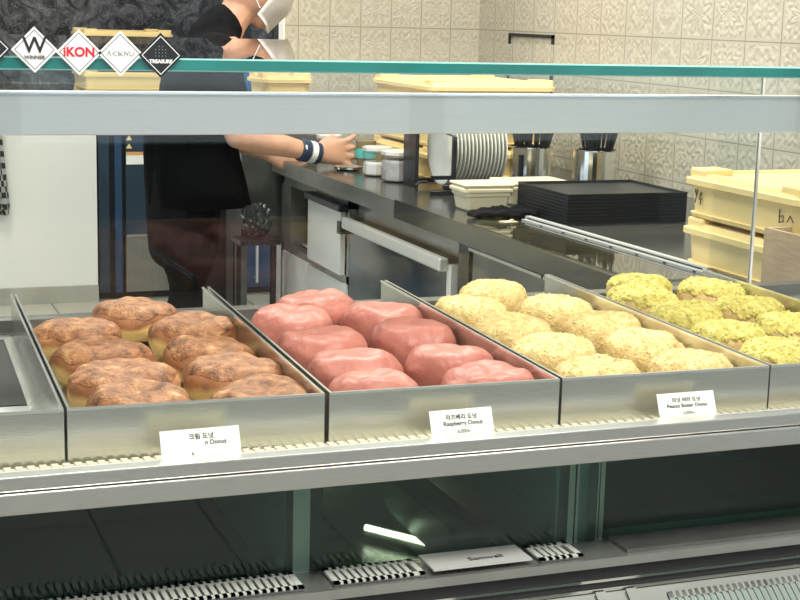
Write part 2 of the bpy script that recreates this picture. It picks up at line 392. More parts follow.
# lower compartment
link('lower_back', B(XL, XR, 1.93, 1.95, .0, G-.4285), M['innerwall'], case)
link('lower_floor', B(XL, XR, 1.316, 1.93, G-.575, G-.565), M['inner'], case)
link('lower_glass', B(XL, XR, 1.308, 1.312, G-.532, G-.4290), M['dglass'], case)
def grille(x0, x1, y0, y1, z, pitch=.0075, margin=.006, name='vent_grille', slope=0, ms=('slat', 'dsteel')):
    bm = bmesh.new(); n = int((x1-x0-2*margin)/pitch)
    box(bm, x0, x1, y0, y1, z-.004, z-.002, mi=1)
    box(bm, x0, x1, y0, y0+.006, z-.002, z); box(bm, x0, x1, y1-.006, y1, z-.002, z)
    box(bm, x0, x0+margin, y0, y1, z-.002, z); box(bm, x1-margin, x1, y0, y1, z-.002, z)
    for i in range(n):
        xx = x0+margin+i*pitch; box(bm, xx+pitch*.4, xx+pitch, y0, y1, z-.002, z)
    if slope:
        for v in bm.verts: v.co.z += (v.co.y-y1)*slope
    return link(name, bm, [M[q] for q in ms], case)
link('lower_ledge', B(XL, XR, 1.262, 1.316, G-.545, G-.5355), M['msteel'], case)
for a, b_ in ((XL, .395), (.425, .518), (.642, .69)): grille(a, b_, 1.268, 1.308, G-.531)
bm = bmesh.new(); box(bm, .397, .414, 1.314, 1.335, G-.565, G-.4345); link('lower_post', bm, M['msteel'], case)
bm = bmesh.new(); box(bm, .414, .427, 1.314, 1.335, G-.565, G-.4345); link('door_gasket', bm, M['rubber'], case)
bm = bmesh.new(); box(bm, .694, .701, 1.314, 1.334, G-.565, G-.4345); box(bm, .703, .706, 1.314, 1.334, G-.565, G-.4345); box(bm, .728, .7295, 1.314, 1.334, G-.565, G-.4345); box(bm, .731, .736, 1.314, 1.334, G-.565, G-.4345); link('lower_post', bm, M['msteel'], case)
link('partition', B(.690, .736, 1.335, 1.93, G-.565, G-.458), M['innerwall'], case)
link('partition', B(.397, .425, 1.335, 1.93, G-.565, G-.43), M['innerwall'], case)
link('slide_rail', B(.655, .690, 1.32, 1.93, G-.565, G-.552), M['msteel'], case)
link('slide_rail', B(.736, .765, 1.32, 1.93, G-.565, G-.552), M['msteel'], case)
link('lower_rail', B(.74, XR, 1.316, 1.34, G-.560, G-.535), M['innerwall'], case)
link('ledge_cover', B(.74, 1.62, 1.268, 1.308, G-.5355, G-.531), M['dsteel'], case)
# gasket and chrome strips under the ledge
bm = bmesh.new(); box(bm, XL, XR, 1.264, 1.30, G-.5575, G-.5452); link('black_gasket', bm, M['rubber'], case)
bm = bmesh.new(); box(bm, XL, XR, 1.262, 1.30, G-.5605, G-.5577); link('chrome_strip', bm, M['chrome'], case)
bm = bmesh.new(); box(bm, XL, XR, 1.263, 1.30, G-.5665, G-.5607); link('black_gasket', bm, M['rubber'], case)
bm = bmesh.new(); box(bm, XL, XR, 1.260, 1.30, G-.570, G-.5667); link('chrome_strip', bm, M['chrome'], case)
# sloping lower sill
sl = .75
bm = bmesh.new(); box(bm, XL, XR, 1.14, 1.262, G-.578, G-.5705)
for v in bm.verts: v.co.z += (v.co.y-1.262)*sl
link('lower_sill', bm, M['sill'], case)
for a, b_ in ((XL, .40), (.56, .70), (.77, 1.62)): grille(a, b_, 1.206, 1.236, G-.568, slope=sl, ms=('sill', 'innerwall'))
for xx in (.70, .735):
    bm = bmesh.new(); box(bm, xx, xx+.012, 1.15, 1.258, G-.571, G-.566)
    for v in bm.verts: v.co.z += (v.co.y-1.262)*sl
    link('sill_divider', bm, M['sill'], case)
bm = bmesh.new(); box(bm, .47, .56, 1.206, 1.248, G-.571, G-.566)
for v in bm.verts: v.co.z += (v.co.y-1.262)*sl; 
link('sill_plate', bm, M['satin'], case)
link('lower_front', B(XL, XR, 1.14, 1.30, 0.02, G-.665), M['dsteel'], case)
link('end_panel', B(XL-.03, XL, 1.14, 1.955, 0, zt1), M['steel'], case)
link('end_panel', B(XR, XR+.03, 1.14, 1.955, 0, zt1), M['steel'], case)
# maker's plate
pl = link('name_plate', B(.526, .632, 1.267, 1.309, G-.5305, G-.5285), M['satin'], case); pl['label'] = 'pale maker plate with black lettering'
text('plate_lettering', 'Samwell', .0115, M['ink'], pl, (.588, 1.283, G-.5283), (0, 0, 0), bold=.0001)

# added glowing tube; its mirror image in the floor stands in for a reflection
lt = thing('added_glint_tube', 'short glowing tube added under the display case shelf to imitate a reflection', 'lamp', (.680, 1.775, G-.4455))
bm = bmesh.new(); tube(bm, [(-.029, .040, 0), (.029, -.040, 0)], .0042, 10); link('tube', bm, emat('added_tube_glow', (1, .95, .70), 14), lt)
bm = bmesh.new(); tube(bm, [(-.029, .040, .0085), (.029, -.040, .0085)], .006, 6); link('holder', bm, M['plate'], lt)

# ------------------------------------------------------------------ steel trays
TR = math.radians(-1.7)
def make_tray(name, label, x, y, w=.2440, d=.578, wr=None):
    t = thing(name, label, 'tray', (x, y, G-.4132), TR, 'steel trays side by side in the display case')
    h = .0535; k = .0014
    bm = bmesh.new()
    box(bm, 0, w, 0, d, 0, k); box(bm, 0, w, 0, k, k, h); box(bm, 0, k, k, d, k, h); box(bm, w-k, w, k, d, k, h)
    link('tray_body', bm, M['tray_steel'], t)
    bm = bmesh.new()
    box(bm, 0, w, -.0002, .0026, h-.0016, h+.0008); box(bm, 0, .0026, .0026, d, h-.0016, h+.0008); box(bm, w-.0026, w, .0026, d, h-.0016, h+.0008)
    link('rolled_rim', bm, M['hem'], t)
    return t
make_tray('donut_tray', 'empty steel tray left of the caramelised donuts', -.0610, 1.3355)
make_tray('donut_tray', 'steel tray holding the brown caramelised donuts', .1860, 1.330)
make_tray('donut_tray', 'steel tray holding the pink iced donuts', .4350, 1.3240)
make_tray('donut_tray', 'steel tray holding the pale peanut crumb donuts', .6830, 1.3185)
make_tray('donut_tray', 'steel tray holding the green pistachio crumb donuts', .9300, 1.3130, w=.2550)
# liner in the empty tray
t = thing('tray_liner', 'frosty translucent sheet and painted dark reflection lying in the empty steel tray', 'liner', (-.045, 1.36, G-.4115), TR)
bm = bmesh.new(); box(bm, 0, .215, 0, .19, 0, .0012); link('sheet', bm, M['paperliner'], t)
bm = bmesh.new(); box(bm, 0, .215, .195, .52, 0, .0012); link('sheet', bm, M['rubber'], t)  # black sheet stands in for the dark reflection on the tray floor
# ------------------------------------------------------------------ donuts
def donut_profile(R, H, dimple, n=30):
    pts = []
    for i in range(n+1):
        a = -PI/2+PI*i/n
        r = R*math.copysign(abs(math.cos(a))**.62, 1); z = H/2+H/2*math.copysign(abs(math.sin(a))**.92, math.sin(a))
        if a > 0: z -= dimple*math.exp(-(r/(R*.36))**2)
        if a < 0: z += .004*math.exp(-(r/(R*.4))**2)*0
        pts.append((r, z))
    return pts
def body_fn(R, H, dimple, seed, amp):
    prof = donut_profile(R, H, dimple)
    def f(ang, t):
        i = min(int(t), len(prof)-2); q = t-i
        r = prof[i][0]*(1-q)+prof[i+1][0]*q; z = prof[i][1]*(1-q)+prof[i+1][1]*q
        v = Vector((r*math.cos(ang), r*math.sin(ang), z))
        n1 = noise.noise(v*22+Vector((seed*7.3, 0, 0))); n2 = noise.noise(v*60+Vector((seed*3.1, 5, 0)))
        s = 1+amp*(n1*.9+n2*.34)
        fl = min(1, z/(H*.25))
        return Vector((v.x*s, v.y*s, z*(1+amp*1.3*n1*fl)+amp*.030*n2*fl))
    return f, len(prof)-1
def surf(bm, f, t0, t1, seg=56, rings=40, off=0, edge=None, soft=3.0):
    grid = []
    for j in range(rings+1):
        row = []
        for i in range(seg):
            a = 2*PI*i/seg
            lo = t0 if edge is None else edge(a)
            t = lo+(t1-lo)*j/rings
            p = f(a, t)
            if off:
                c = Vector((0, 0, .022)); d = (p-c).normalized(); k = min(1, j/soft)
                p = p+d*off*(k**.5)
            row.append(bm.verts.new(p))
        grid.append(row)
    for a, b in zip(grid, grid[1:]):
        for i in range(seg): bm.faces.new((a[i], a[(i+1) % seg], b[(i+1) % seg], b[i]))
    bm.faces.new(grid[0]); bm.faces.new(grid[-1])
def crumbs(bm, f, n, t0, t1, s0, s1, seed):
    rnd = random.Random(seed)
    for _ in range(n):
        a = rnd.uniform(0, 2*PI); u = rnd.random()
        t = t0+(t1-t0)*u
        # even by area: fewer towards the pole
        p = f(a, t)
        if rnd.random() > (math.hypot(p.x, p.y)/.05)*.9+.08: continue
        s = rnd.uniform(s0, s1)
        mt = Matrix.Translation(p) @ Matrix.Rotation(rnd.uniform(0, 6), 4, Vector((rnd.random(), rnd.random(), rnd.random()+.1)).normalized()) @ Matrix.Diagonal((s*rnd.uniform(.7, 1.4), s*rnd.uniform(.7, 1.2), s*rnd.uniform(.6, 1), 1))
        bmesh.ops.create_icosphere(bm, subdivisions=1, radius=1, matrix=mt)
def donut_meshes(kind, seed):
    """returns list of (part name, mesh)"""
    def me(name, bm, m, smooth=True):
        bmesh.ops.recalc_face_normals(bm, faces=bm.faces)
        q = bpy.data.meshes.new(name); bm.to_mesh(q); bm.free(); q.materials.append(m)
        for p in q.polygons: p.use_smooth = smooth
        return q
    out = []
    if kind == 'cin':
        f, T = body_fn(.0540, .0500, .008, seed, .10)
        bm = bmesh.new(); surf(bm, f, 0, T); out.append(('dough', me('dough', bm, M['dough_cin'])))
        def edge(a): return T*(.64+.05*noise.noise(Vector((math.cos(a)*2.2+seed, math.sin(a)*2.2, 0)))*2)
        bm = bmesh.new(); surf(bm, f, 0, T, off=.0014, edge=edge, rings=44, soft=16.0); out.append(('sugar_crust', me('sugar_crust', bm, M['sugar_crust'])))
    elif kind == 'ras':
        f, T = body_fn(.0500, .0520, .005, seed+20, .09)
        bm = bmesh.new(); surf(bm, f, 0, T); out.append(('dough', me('dough', bm, M['dough'])))
        def edge(a): return T*(.20+.16*noise.noise(Vector((math.cos(a)*1.6+seed, math.sin(a)*1.6, 3)))*2)
        bm = bmesh.new(); surf(bm, f, 0, T, off=.0024, edge=edge, rings=34); out.append(('icing', me('icing', bm, M['icing'])))
    elif kind == 'pea':
        f, T = body_fn(.0485, .0505, .006, seed+40, .08)
        bm = bmesh.new(); surf(bm, f, 0, T); out.append(('dough', me('dough', bm, M['dough'])))
        bm = bmesh.new(); surf(bm, f, 0, T, off=.0010, edge=lambda a: T*.24, rings=30)
        crumbs(bm, f, 1700, T*.24, T, .0013, .0025, seed); out.append(('peanut_crumbs', me('peanut_crumbs', bm, M['peanut'], False)))
    else:
        f, T = body_fn(.0465, .0490, .006, seed+60, .09)
        bm = bmesh.new(); surf(bm, f, 0, T); out.append(('dough', me('dough', bm, M['dough_pale'])))
        def edge(a): return T*(.60+.12*noise.noise(Vector((math.cos(a)*2.5+seed, math.sin(a)*2.5, 9)))*2)
        bm = bmesh.new(); surf(bm, f, 0, T, off=.0018, edge=edge, rings=20)
        rnd = random.Random(seed)
        f2 = lambda a, t: f(a, max(t, edge(a)))
        crumbs(bm, f2, 850, T*.55, T, .0016, .0036, seed+5)
        out.append(('pistachio_crumbs', me('pistachio_crumbs', bm, M['pistachio'], False)))
    return out
DON = {
 'cin': [(.257, 1.751, 1, 'hindmost in the left column'), (.344, 1.857, 1.02, 'at the very back of its tray'), (.392, 1.738, 1, 'hindmost in the right column below the black trousers'),
         (.267, 1.633, 1.08, 'third from the front in the left column'), (.386, 1.615, .98, 'third from the front in the right column'), (.267, 1.520, 1.06, 'second from the front in the left column'),
         (.387, 1.519, 1.03, 'second from the front in the right column'), (.266, 1.421, 1.0, 'front left one against the tray wall'), (.385, 1.403, .98, 'front right one, darkest burnt crust')],
 'ras': [(.581, 1.846, 1.04, 'at the very back of its tray'), (.518, 1.748, 1, 'hindmost in the left column'), (.640, 1.753, 1, 'hindmost in the right column by the divider'),
         (.520, 1.622, 1.02, 'third from the front in the left column'), (.635, 1.636, 1, 'third from the front in the right column'), (.518, 1.506, 1.02, 'second from the front in the left column'),
         (.630, 1.499, .98, 'second from the front in the right column'), (.503, 1.402, .93, 'front left one, half hidden by the tray wall'), (.632, 1.402, .94, 'front right one beside the divider')],
 'pea': [(.850, 1.880, .96, 'at the very back of its tray'), (.769, 1.774, 1, 'hindmost in the left column beside the divider'), (.884, 1.750, 1.02, 'hindmost in the right column'),
         (.773, 1.648, 1.02, 'third from the front in the left column'), (.893, 1.636, 1.04, 'third from the front in the right column'), (.770, 1.531, 1.02, 'second from the front in the left column'),
         (.885, 1.521, .98, 'second from the front in the right column'), (.766, 1.410, .97, 'front left one above the white card'), (.884, 1.410, .98, 'front right one beside the divider')],
 'pis': [(1.078, 1.868, 1.0, 'at the very back of its tray'), (1.030, 1.778, 1.06, 'second from the back on the left'), (1.156, 1.800, 1.02, 'hindmost on the right with a bare brown patch'),
         (1.029, 1.663, 1.02, 'third from the front in the left column'), (1.136, 1.682, 1.02, 'third from the front in the right column'), (1.014, 1.540, 1.0, 'second from the front in the left column'),
         (1.123, 1.558, 1.0, 'second from the front in the right column'), (1.010, 1.430, 1.0, 'front left one, lowest of the green ones'), (1.120, 1.440, 1.0, 'front right one')]}
KN = {'cin': ('caramelised_donut', 'brown donut with torched sugar crust', 'caramelised donuts in their tray'),
      'ras': ('raspberry_donut', 'round donut under glossy pink icing', 'pink iced donuts in their tray'),
      'pea': ('peanut_donut', 'round donut coated in pale peanut crumbs', 'peanut crumb donuts in their tray'),
      'pis': ('pistachio_donut', 'round donut topped with green pistachio crumbs', 'pistachio donuts in their tray')}
for kind, spots in DON.items():
    variants = [donut_meshes(kind, s) for s in range(5)]
    rnd = random.Random(len(kind)+ord(kind[0]))
    nm, lb, gp = KN[kind]
    for i, (x, y, s, where) in enumerate(spots):
        v = variants[i % 5]
        t = thing(nm, lb+', '+where, 'donut', (x, y-.015, G-.4116), rnd.uniform(0, 6.28), gp)
        t.scale = (s, s, 1.0 if kind != 'pis' else 1.08)
        for pn, me_ in v:
            o = bpy.data.objects.new(pn, me_); C.objects.link(o); o.parent = t
# ------------------------------------------------------------------ price cards
def card(x, label, lines, w=.068, rz=0, zt=G-.3735):
    t = thing('price_card', label, 'card', (x, 1.2835, G-.4000), rz, 'price cards before the trays')
    tilt = -.42; h = .0290
    bm = bmesh.new(); box(bm, -w/2, w/2, 0, .0006, -.006, h-.003)
    o = link('card_sheet', bm, M['paper'], t); o.rotation_euler = (tilt, 0, 0)
    for (s, dx, dz, sz) in lines: text('lettering', s, sz, M['ink'] if sz > .005 else M['greyink'], o, (dx, -.0003, dz), (PI/2, 0, 0), ext=.00012, bold=.00006)
    return t
card(.3005, 'white price card in front of the brown caramelised donut tray', [('크림 도넛', .001, .0185, .0060), ('n Donut', .014, .0125, .0060), ('6,', -.008, .0035, .0048)], w=.0745, rz=.03)
card(.5600, 'white raspberry donut card in front of the pink donut tray', [('라즈베리 도넛', .000, .0180, .0058), ('Raspberry Donut', .001, .0120, .0060), ('6,000w', .001, .0042, .0048)], w=.0665, rz=.02)
card(.8130, 'white peanut butter donut card in front of the pale crumb tray', [('피넛 버터 도넛', .000, .0180, .0056), ('Peanut Butter Donut', .000, .0122, .0056), ('6,000w', .001, .0045, .0046)], w=.0675, rz=.0)

# ------------------------------------------------------------------ diamond stickers on the glass edge
def diamond(x, z, label, black, build):
    t = thing('diamond_sticker', label, 'sticker', (x, 1.2615, z), 0, 'diamond shaped signs along the glass edge')
    r = .0188
    def rhomb(bm, r, y0, y1, mi=0):
        a = [bm.verts.new((px, y0, pz)) for px, pz in ((0, r), (r, 0), (0, -r), (-r, 0))]
        b = [bm.verts.new((px, y1, pz)) for px, pz in ((0, r), (r, 0), (0, -r), (-r, 0))]
        fs = [bm.faces.new(a), bm.faces.new(b)]+[bm.faces.new((a[i], a[(i+1) % 4], b[(i+1) % 4], b[i])) for i in range(4)]
        for f in fs: f.material_index = mi
    bm = bmesh.new(); rhomb(bm, r, 0, .0014)
    link('plaque', bm, M['black'] if black else M['sticker'], t)
    bm = bmesh.new()
    ri, ro = r*.82, r*.87
    for k in range(4):
        a0, a1 = k*PI/2, (k+1)*PI/2
        q = [bm.verts.new((rr*math.cos(a), -.00015, rr*math.sin(a))) for rr, a in ((ri, a0), (ro, a0), (ro, a1), (ri, a1))]
        bm.faces.new(q)
    link('border_line', bm, M['sticker'] if black else M['greyink'], t)
    build(t)
    return t
RX = (PI/2, 0, 0)
def winner(t):
    text('emblem', 'W', .0185, M['ink'], t, (0, -.0002, .0032), RX, bold=.0002)
    text('lettering', 'WINNER', .0042, M['ink'], t, (0, -.0002, -.0062), RX, bold=.00005)
def ikon(t): text('lettering', 'iKON', .0105, M['red'], t, (0, -.0002, 0), RX, bold=.0003)
def akmu(t):
    bm = bmesh.new()
    def st(p, q): tube(bm, [(p[0], -.0002, p[1]), (q[0], -.0002, q[1])], .00022, 5)
    u = .0021
    for cx, segs in ((-.0096, [((-1, -1), (0, 1)), ((0, 1), (1, -1))]), (-.0048, [((1, 1), (-1, 0)), ((-1, 0), (1, -1))]), (.0002, [((-1, -1), (-1, 1)), ((-1, .6), (1, -1)), ((-1, -1), (1, 1))]),
                     (.0048, [((-1, -1), (-.6, 1)), ((-.6, 1), (.6, -.6)), ((.6, -.6), (1, 1))]), (.0096, [((-1, 1), (-1, -.4)), ((-1, -.4), (0, -1)), ((0, -1), (1, 0)), ((1, 0), (1, 1))])):
        for p, q in segs: st((cx+p[0]*u*.85, p[1]*u), (cx+q[0]*u*.85, q[1]*u))
    link('lettering', bm, M['greyink'], t)
def treasure(t):
    bm = bmesh.new()
    for i in range(4):
        for j in range(4):
            if (i, j) in ((0, 3), (3, 3)): continue
            bmesh.ops.create_icosphere(bm, subdivisions=1, radius=.0003, matrix=Matrix.Translation((-.0042+i*.0028, -.0001, -.0005+j*.0026)))
    link('dot_pattern', bm, M['sticker'], t)
    text('lettering', 'TREASURE', .0042, M['sticker'], t, (0, -.0002, -.0052), RX, bold=.0002)
def bpk(t): text('lettering', 'BLACKPINK', .0036, M['sticker'], t, (0, -.0002, 0), RX, bold=.0001)
diamond(.1180, G-.0345, 'black diamond shaped sign cut off by the left edge', True, bpk)
diamond(.1552, G-.0350, 'white diamond shaped sign with a black W', False, winner)
diamond(.1913, G-.0365, 'white diamond shaped sign with red lettering', False, ikon)
diamond(.2255, G-.0370, 'white diamond shaped sign with thin grey strokes', False, akmu)
diamond(.2595, G-.0380, 'black diamond shaped sign with white dots and lettering', True, treasure)

# ------------------------------------------------------------------ back counter
CT = G-.45; X0 = 1.295
wk = thing('worktop', 'long dark speckled worktop along the tiled right wall', 'counter', (0, 0, 0))
link('top_slab', B(X0+.004, WX-.002, 1.975, 4.56, CT-.035, CT), M['granite'], wk)
link('dark_fascia', B(X0, X0+.0035, 1.975, 3.45, CT-.046, CT), M['granite'], wk)
link('steel_fascia', B(X0-.002, X0+.0035, 3.451, 4.56, CT-.046, CT-.001), M['msteel'], wk)['label'] = 'brushed steel front edge of the far half'
XC = 1.325
# A: far cabinet with sliding door
cab = thing('base_cabinet', 'steel base cabinet with an open niche under the far end of the worktop', 'cabinet', (XC, 4.22, 0))
bm = bmesh.new()
y0, y1 = -.34, .335
box(bm, 0, .6, y1-.03, y1, .06, CT-.047); box(bm, 0, .6, y0, y0+.02, .06, CT-.047)
box(bm, 0, .03, y0, y1, G-.532, G-.497); box(bm, .002, .02, y0+.02, y1-.03, CT-.060, CT-.047, mi=1)
box(bm, 0, .03, y0, y1, G-.742, G-.722); box(bm, .56, .6, y0, y1, .06, CT-.047); box(bm, 0, .6, y0, y1, G-.76, G-.742)
box(bm, .0, .05, y1-.10, y1-.03, G-.722, G-.532)
link('carcass', bm, [M['msteel'], M['rubber']], cab)
link('niche_floor', B(.04, .55, y0+.02, y1-.1, G-.722, G-.716), M['cream2'], cab)
link('niche_back', B(.35, .36, y0+.02, y1-.05, G-.716, G-.54), M['wpanel'], cab)
bm = bmesh.new(); box(bm, .10, .34, .05, .28, G-.70, G-.665); link('drawer_slide', bm, M['dsteel'], cab)
dr = link('sliding_door', B(-.016, -.002, -.31, .0, G-.722, G-.540), M['wpanel'], cab)
bm = bmesh.new(); box(bm, -.03, 0, -.33, .0, G-.540, G-.520, bev=.003); link('door_handle', bm, M['blackmetal'], dr)
bm = bmesh.new(); box(bm, -.03, 0, -.345, -.318, G-.60, G-.565); link('door_latch', bm, M['blackmetal'], dr)
for a, b_ in ((.055, .305), (-.335, .045)):
    link('lower_panel', B(-.004, .0, a, b_, .10, G-.745), M['wpanel'], cab)
# B: oven
ov = thing('built_in_oven', 'built in oven with black glass door and long silver handle under the worktop', 'oven', (XC, 3.49, 0))
bm = bmesh.new(); box(bm, .03, .6, -.385, .385, .06, CT-.047); link('oven_body', bm, M['dsteel'], ov)
bm = bmesh.new(); vs = box(bm, .0, .03, -.375, .375, G-.550, CT-.047)
for v in vs:
    if v.co.z > CT-.1 and v.co.x < .015: v.co.x += .022
link('control_panel', bm, M['msteel'], ov)
dd = link('oven_door', B(-.004, .03, -.33, .375, .12, G-.580), M['navyglass'], ov)
bm = bmesh.new(); box(bm, -.030, -.006, -.345, .375, G-.582, G-.550, bev=.005); box(bm, -.02, 0, -.33, -.31, G-.572, G-.56); box(bm, -.02, 0, .33, .35, G-.572, G-.56)
link('door_handle', bm, M['satin'], dd)
link('side_strip', B(-.006, .03, -.362, -.335, .12, G-.565), M['wpanel'], ov)
# C: drawer unit
du = thing('drawer_unit', 'dark steel drawer unit under the near half of the worktop', 'drawers', (XC, 2.53, 0))
link('drawer_body', B(.02, .6, -.52, .56, .06, CT-.047), M['blackmetal'], du)
link('corner_post', B(-.005, .02, .50, .56, .06, CT-.047), M['blackmetal'], du)
for a, b_ in ((.12, .49), (-.28, .11), (-.52, -.29)):
    d = link('drawer', B(0, .02, a, b_, G-.60, G-.512), M['dsteel'], du)
    link('drawer_grip', B(-.012, .02, a, b_, G-.512, G-.505), M['steel'], d)
    d2 = link('drawer', B(0, .02, a, b_, G-.80, G-.607), M['wpanel'] if a > 0 else M['dsteel'], du)
    link('drawer_grip', B(-.010, .02, a, b_, G-.607, G-.602), M['steel'], d2)
# steel edging strip on the worktop
st = thing('steel_rail', 'bright steel guide strip lying along the worktop before the black trays', 'rail', (1.465, 2.66, CT), .032)
bm = bmesh.new(); box(bm, -.012, .010, -.36, .36, 0, .006); box(bm, -.003, .010, -.36, .36, .006, .013); link('strip', bm, M['satin'], st)
bm = bmesh.new(); box(bm, -.0035, -.003, -.35, .35, .007, .010); link('slot', bm, M['rubber'], st)
bm = bmesh.new()
for k in range(7): box(bm, -.0125, -.012, -.34+k*.1, -.33+k*.1, .001, .004)
link('slot', bm, M['rubber'], st)
# thin acrylic sheet between edge and rail
sh = thing('acrylic_sheet', 'smoky transparent sheet lying flat between the worktop edge and the rail', 'sheet', (1.375, 2.62, CT+.0005), .02)
link('sheet', B(-.066, .070, -.36, .36, 0, .0025), M['jar'], sh)

# stack of cafeteria trays
tx, ty = 1.51, 2.93
protoT = None
for k in range(9):
    z = CT+.0006+k*.0078
    if protoT is None:
        t = thing('serving_tray', '', 'tray', (tx, ty, z), 0, 'black serving trays stacked on the worktop')
        bm = bmesh.new(); w, d, h, f = .305, .262, .0079, .0035
        box(bm, f, w-f, f, d-f, 0, .0016)
        rim = [[(f, f, 0), (w-f, f, 0), (w-f, d-f, 0), (f, d-f, 0)], [(0.002, 0.002, h), (w-.002, .002, h), (w-.002, d-.002, h), (.002, d-.002, h)], [(0, 0, h), (w, 0, h), (w, d, h), (0, d, h)], [(0, 0, h-.003), (w, 0, h-.003), (w, d, h-.003), (0, d, h-.003)], [(f-.002, f-.002, 0), (w-f+.002, f-.002, 0), (w-f+.002, d-f+.002, 0), (f-.002, d-f+.002, 0)]]
        rv = [[bm.verts.new(p) for p in r] for r in rim]
        for a, b_ in zip(rv, rv[1:]+rv[:1]):
            for i in range(4): bm.faces.new((a[i], a[(i+1) % 4], b_[(i+1) % 4], b_[i]))
        link('tray_shell', bm, M['black'], t); protoT = t
    else:
        t = copy_tree(protoT); t.location = (tx, ty, z)
    t['label'] = 'black rectangular serving tray, %s of the stack on the worktop' % ('lowest', 'second from bottom', 'third from bottom', 'fourth from bottom', 'middle one', 'fourth from top', 'third from top', 'second from top', 'topmost')[k]

# cream plastic dough boxes
def dough_box(x, y, z, w, d, h, label, group, rz=0, first=[None], marks=None):
    t = thing('dough_box', label, 'box', (x, y, z), rz, group)
    bm = bmesh.new(); hb = h*.66
    secs = []
    def rr(bm, x0, x1, y0, y1, z, r=.03, n=5):
        vs = []
        for cx, cy, a0 in ((x1-r, y1-r, 0), (x0+r, y1-r, PI/2), (x0+r, y0+r, PI), (x1-r, y0+r, 1.5*PI)):
            for i in range(n+1):
                a = a0+PI/2*i/n; vs.append(bm.verts.new((cx+r*math.cos(a), cy+r*math.sin(a), z)))
        return vs
    def skin(rows):
        for a, b_ in zip(rows, rows[1:]):
            for i in range(len(a)): bm.faces.new((a[i], a[(i+1) % len(a)], b_[(i+1) % len(a)], b_[i]))
        bm.faces.new(rows[0]); bm.faces.new(rows[-1])
    e = .014
    skin([rr(bm, e, w-e, e, d-e, 0), rr(bm, e-.004, w-e+.004, e-.004, d-e+.004, .003), rr(bm, e-.006, w-e+.006, e-.006, d-e+.006, .009), rr(bm, e, w-e, e, d-e, .010), rr(bm, e-.004, w-e+.004, e-.004, d-e+.004, hb)])
    link('tub', bm, M['cream'], t)
    bm = bmesh.new()
    skin([rr(bm, .002, w-.002, .002, d-.002, hb), rr(bm, 0, w, 0, d, hb+.001), rr(bm, 0, w, 0, d, hb+h*.12), rr(bm, .006, w-.006, .006, d-.006, hb+h*.14), rr(bm, .010, w-.010, .010, d-.010, hb+h*.24), rr(bm, .026, w-.026, .026, d-.026, hb+h*.25), rr(bm, .030, w-.030, .030, d-.030, hb+h*.20)])
    for cx, cy in ((.008, d-.075), (w-.068, d-.075), (.008, .02), (w-.068, .02)): box(bm, cx, cx+.06, cy, cy+.055, hb+h*.12, hb+h*.335, bev=.004)
    link('lid', bm, M['cream'], t)
    if marks:
        bm = bmesh.new()
        for pl_ in marks: tube(bm, [(e-.0052, y_, z_) for y_, z_ in pl_], .0011, 5)
        link('pen_marks', bm, M['ink'], t)['label'] = 'handwritten black pen marks'
    return t
bh = .0925
mk1 = [[(.345, .052), (.338, .040)], [(.336, .053), (.342, .028)], [(.325, .048), (.330, .036), (.320, .036)], [(.323, .050), (.324, .026)],
       [(.075, .050), (.074, .026)], [(.074, .038), (.064, .040), (.063, .030), (.073, .028)], [(.052, .030), (.045, .042), (.034, .032)]]
dough_box(1.487, 2.045, CT+.001, .42, .385, bh, 'cream plastic box with lid, lower of the two beside the black trays', 'cream dough boxes', rz=.0)
dough_box(1.487, 2.045, CT+.001+bh, .42, .385, bh, 'cream plastic box with black pen marks, upper of the two beside the black trays', 'cream dough boxes', marks=mk1)
for k, nme in enumerate(('lowest', 'middle', 'topmost')):
    dough_box(1.525, 3.80, CT+.001+k*.0935, .39, .50, .0935, 'cream plastic box in the stack behind the plates, %s of three' % nme, 'cream dough boxes')
# white small canister before the box stack
# storage jars
def jar(x, y, w, h, label, fillm, fillh, rz=0):
    t = thing('storage_jar', label, 'jar', (x, y, CT+.0006), rz, 'clear storage jars on the worktop')
    def oct_(bm, r, z0, z1, r1=None):
        lathe(bm, [(r*.90, z0), (r, z0+.004), (r, z1-.006), ((r1 or r)*.92, z1)], 8)
    bm = bmesh.new(); oct_(bm, w/2, 0, h); bmesh.ops.rotate(bm, verts=bm.verts, cent=(0, 0, 0), matrix=Matrix.Rotation(PI/8, 3, 'Z')); link('jar_body', bm, M['jar'], t)
    bm = bmesh.new(); oct_(bm, w/2-.003, .002, fillh); bmesh.ops.rotate(bm, verts=bm.verts, cent=(0, 0, 0), matrix=Matrix.Rotation(PI/8, 3, 'Z')); link('contents', bm, fillm, t)
    bm = bmesh.new(); lathe(bm, [(w/2*.93, h), (w/2*1.0, h+.002), (w/2*1.0, h+.011), (w/2*.9, h+.013)], 8); bmesh.ops.rotate(bm, verts=bm.verts, cent=(0, 0, 0), matrix=Matrix.Rotation(PI/8, 3, 'Z')); link('jar_lid', bm, M['lidp'], t)
jar(1.440, 3.985, .086, .070, 'clear jar half full of white powder beside the hand', M['powder'], .040)
jar(1.452, 3.835, .104, .072, 'clear jar of greyish powder next to the black rack', M['lav'], .060)
jar(1.430, 4.400, .080, .070, 'small clear jar behind the white powder jar, nearer the far wall', M['powder'], .05)
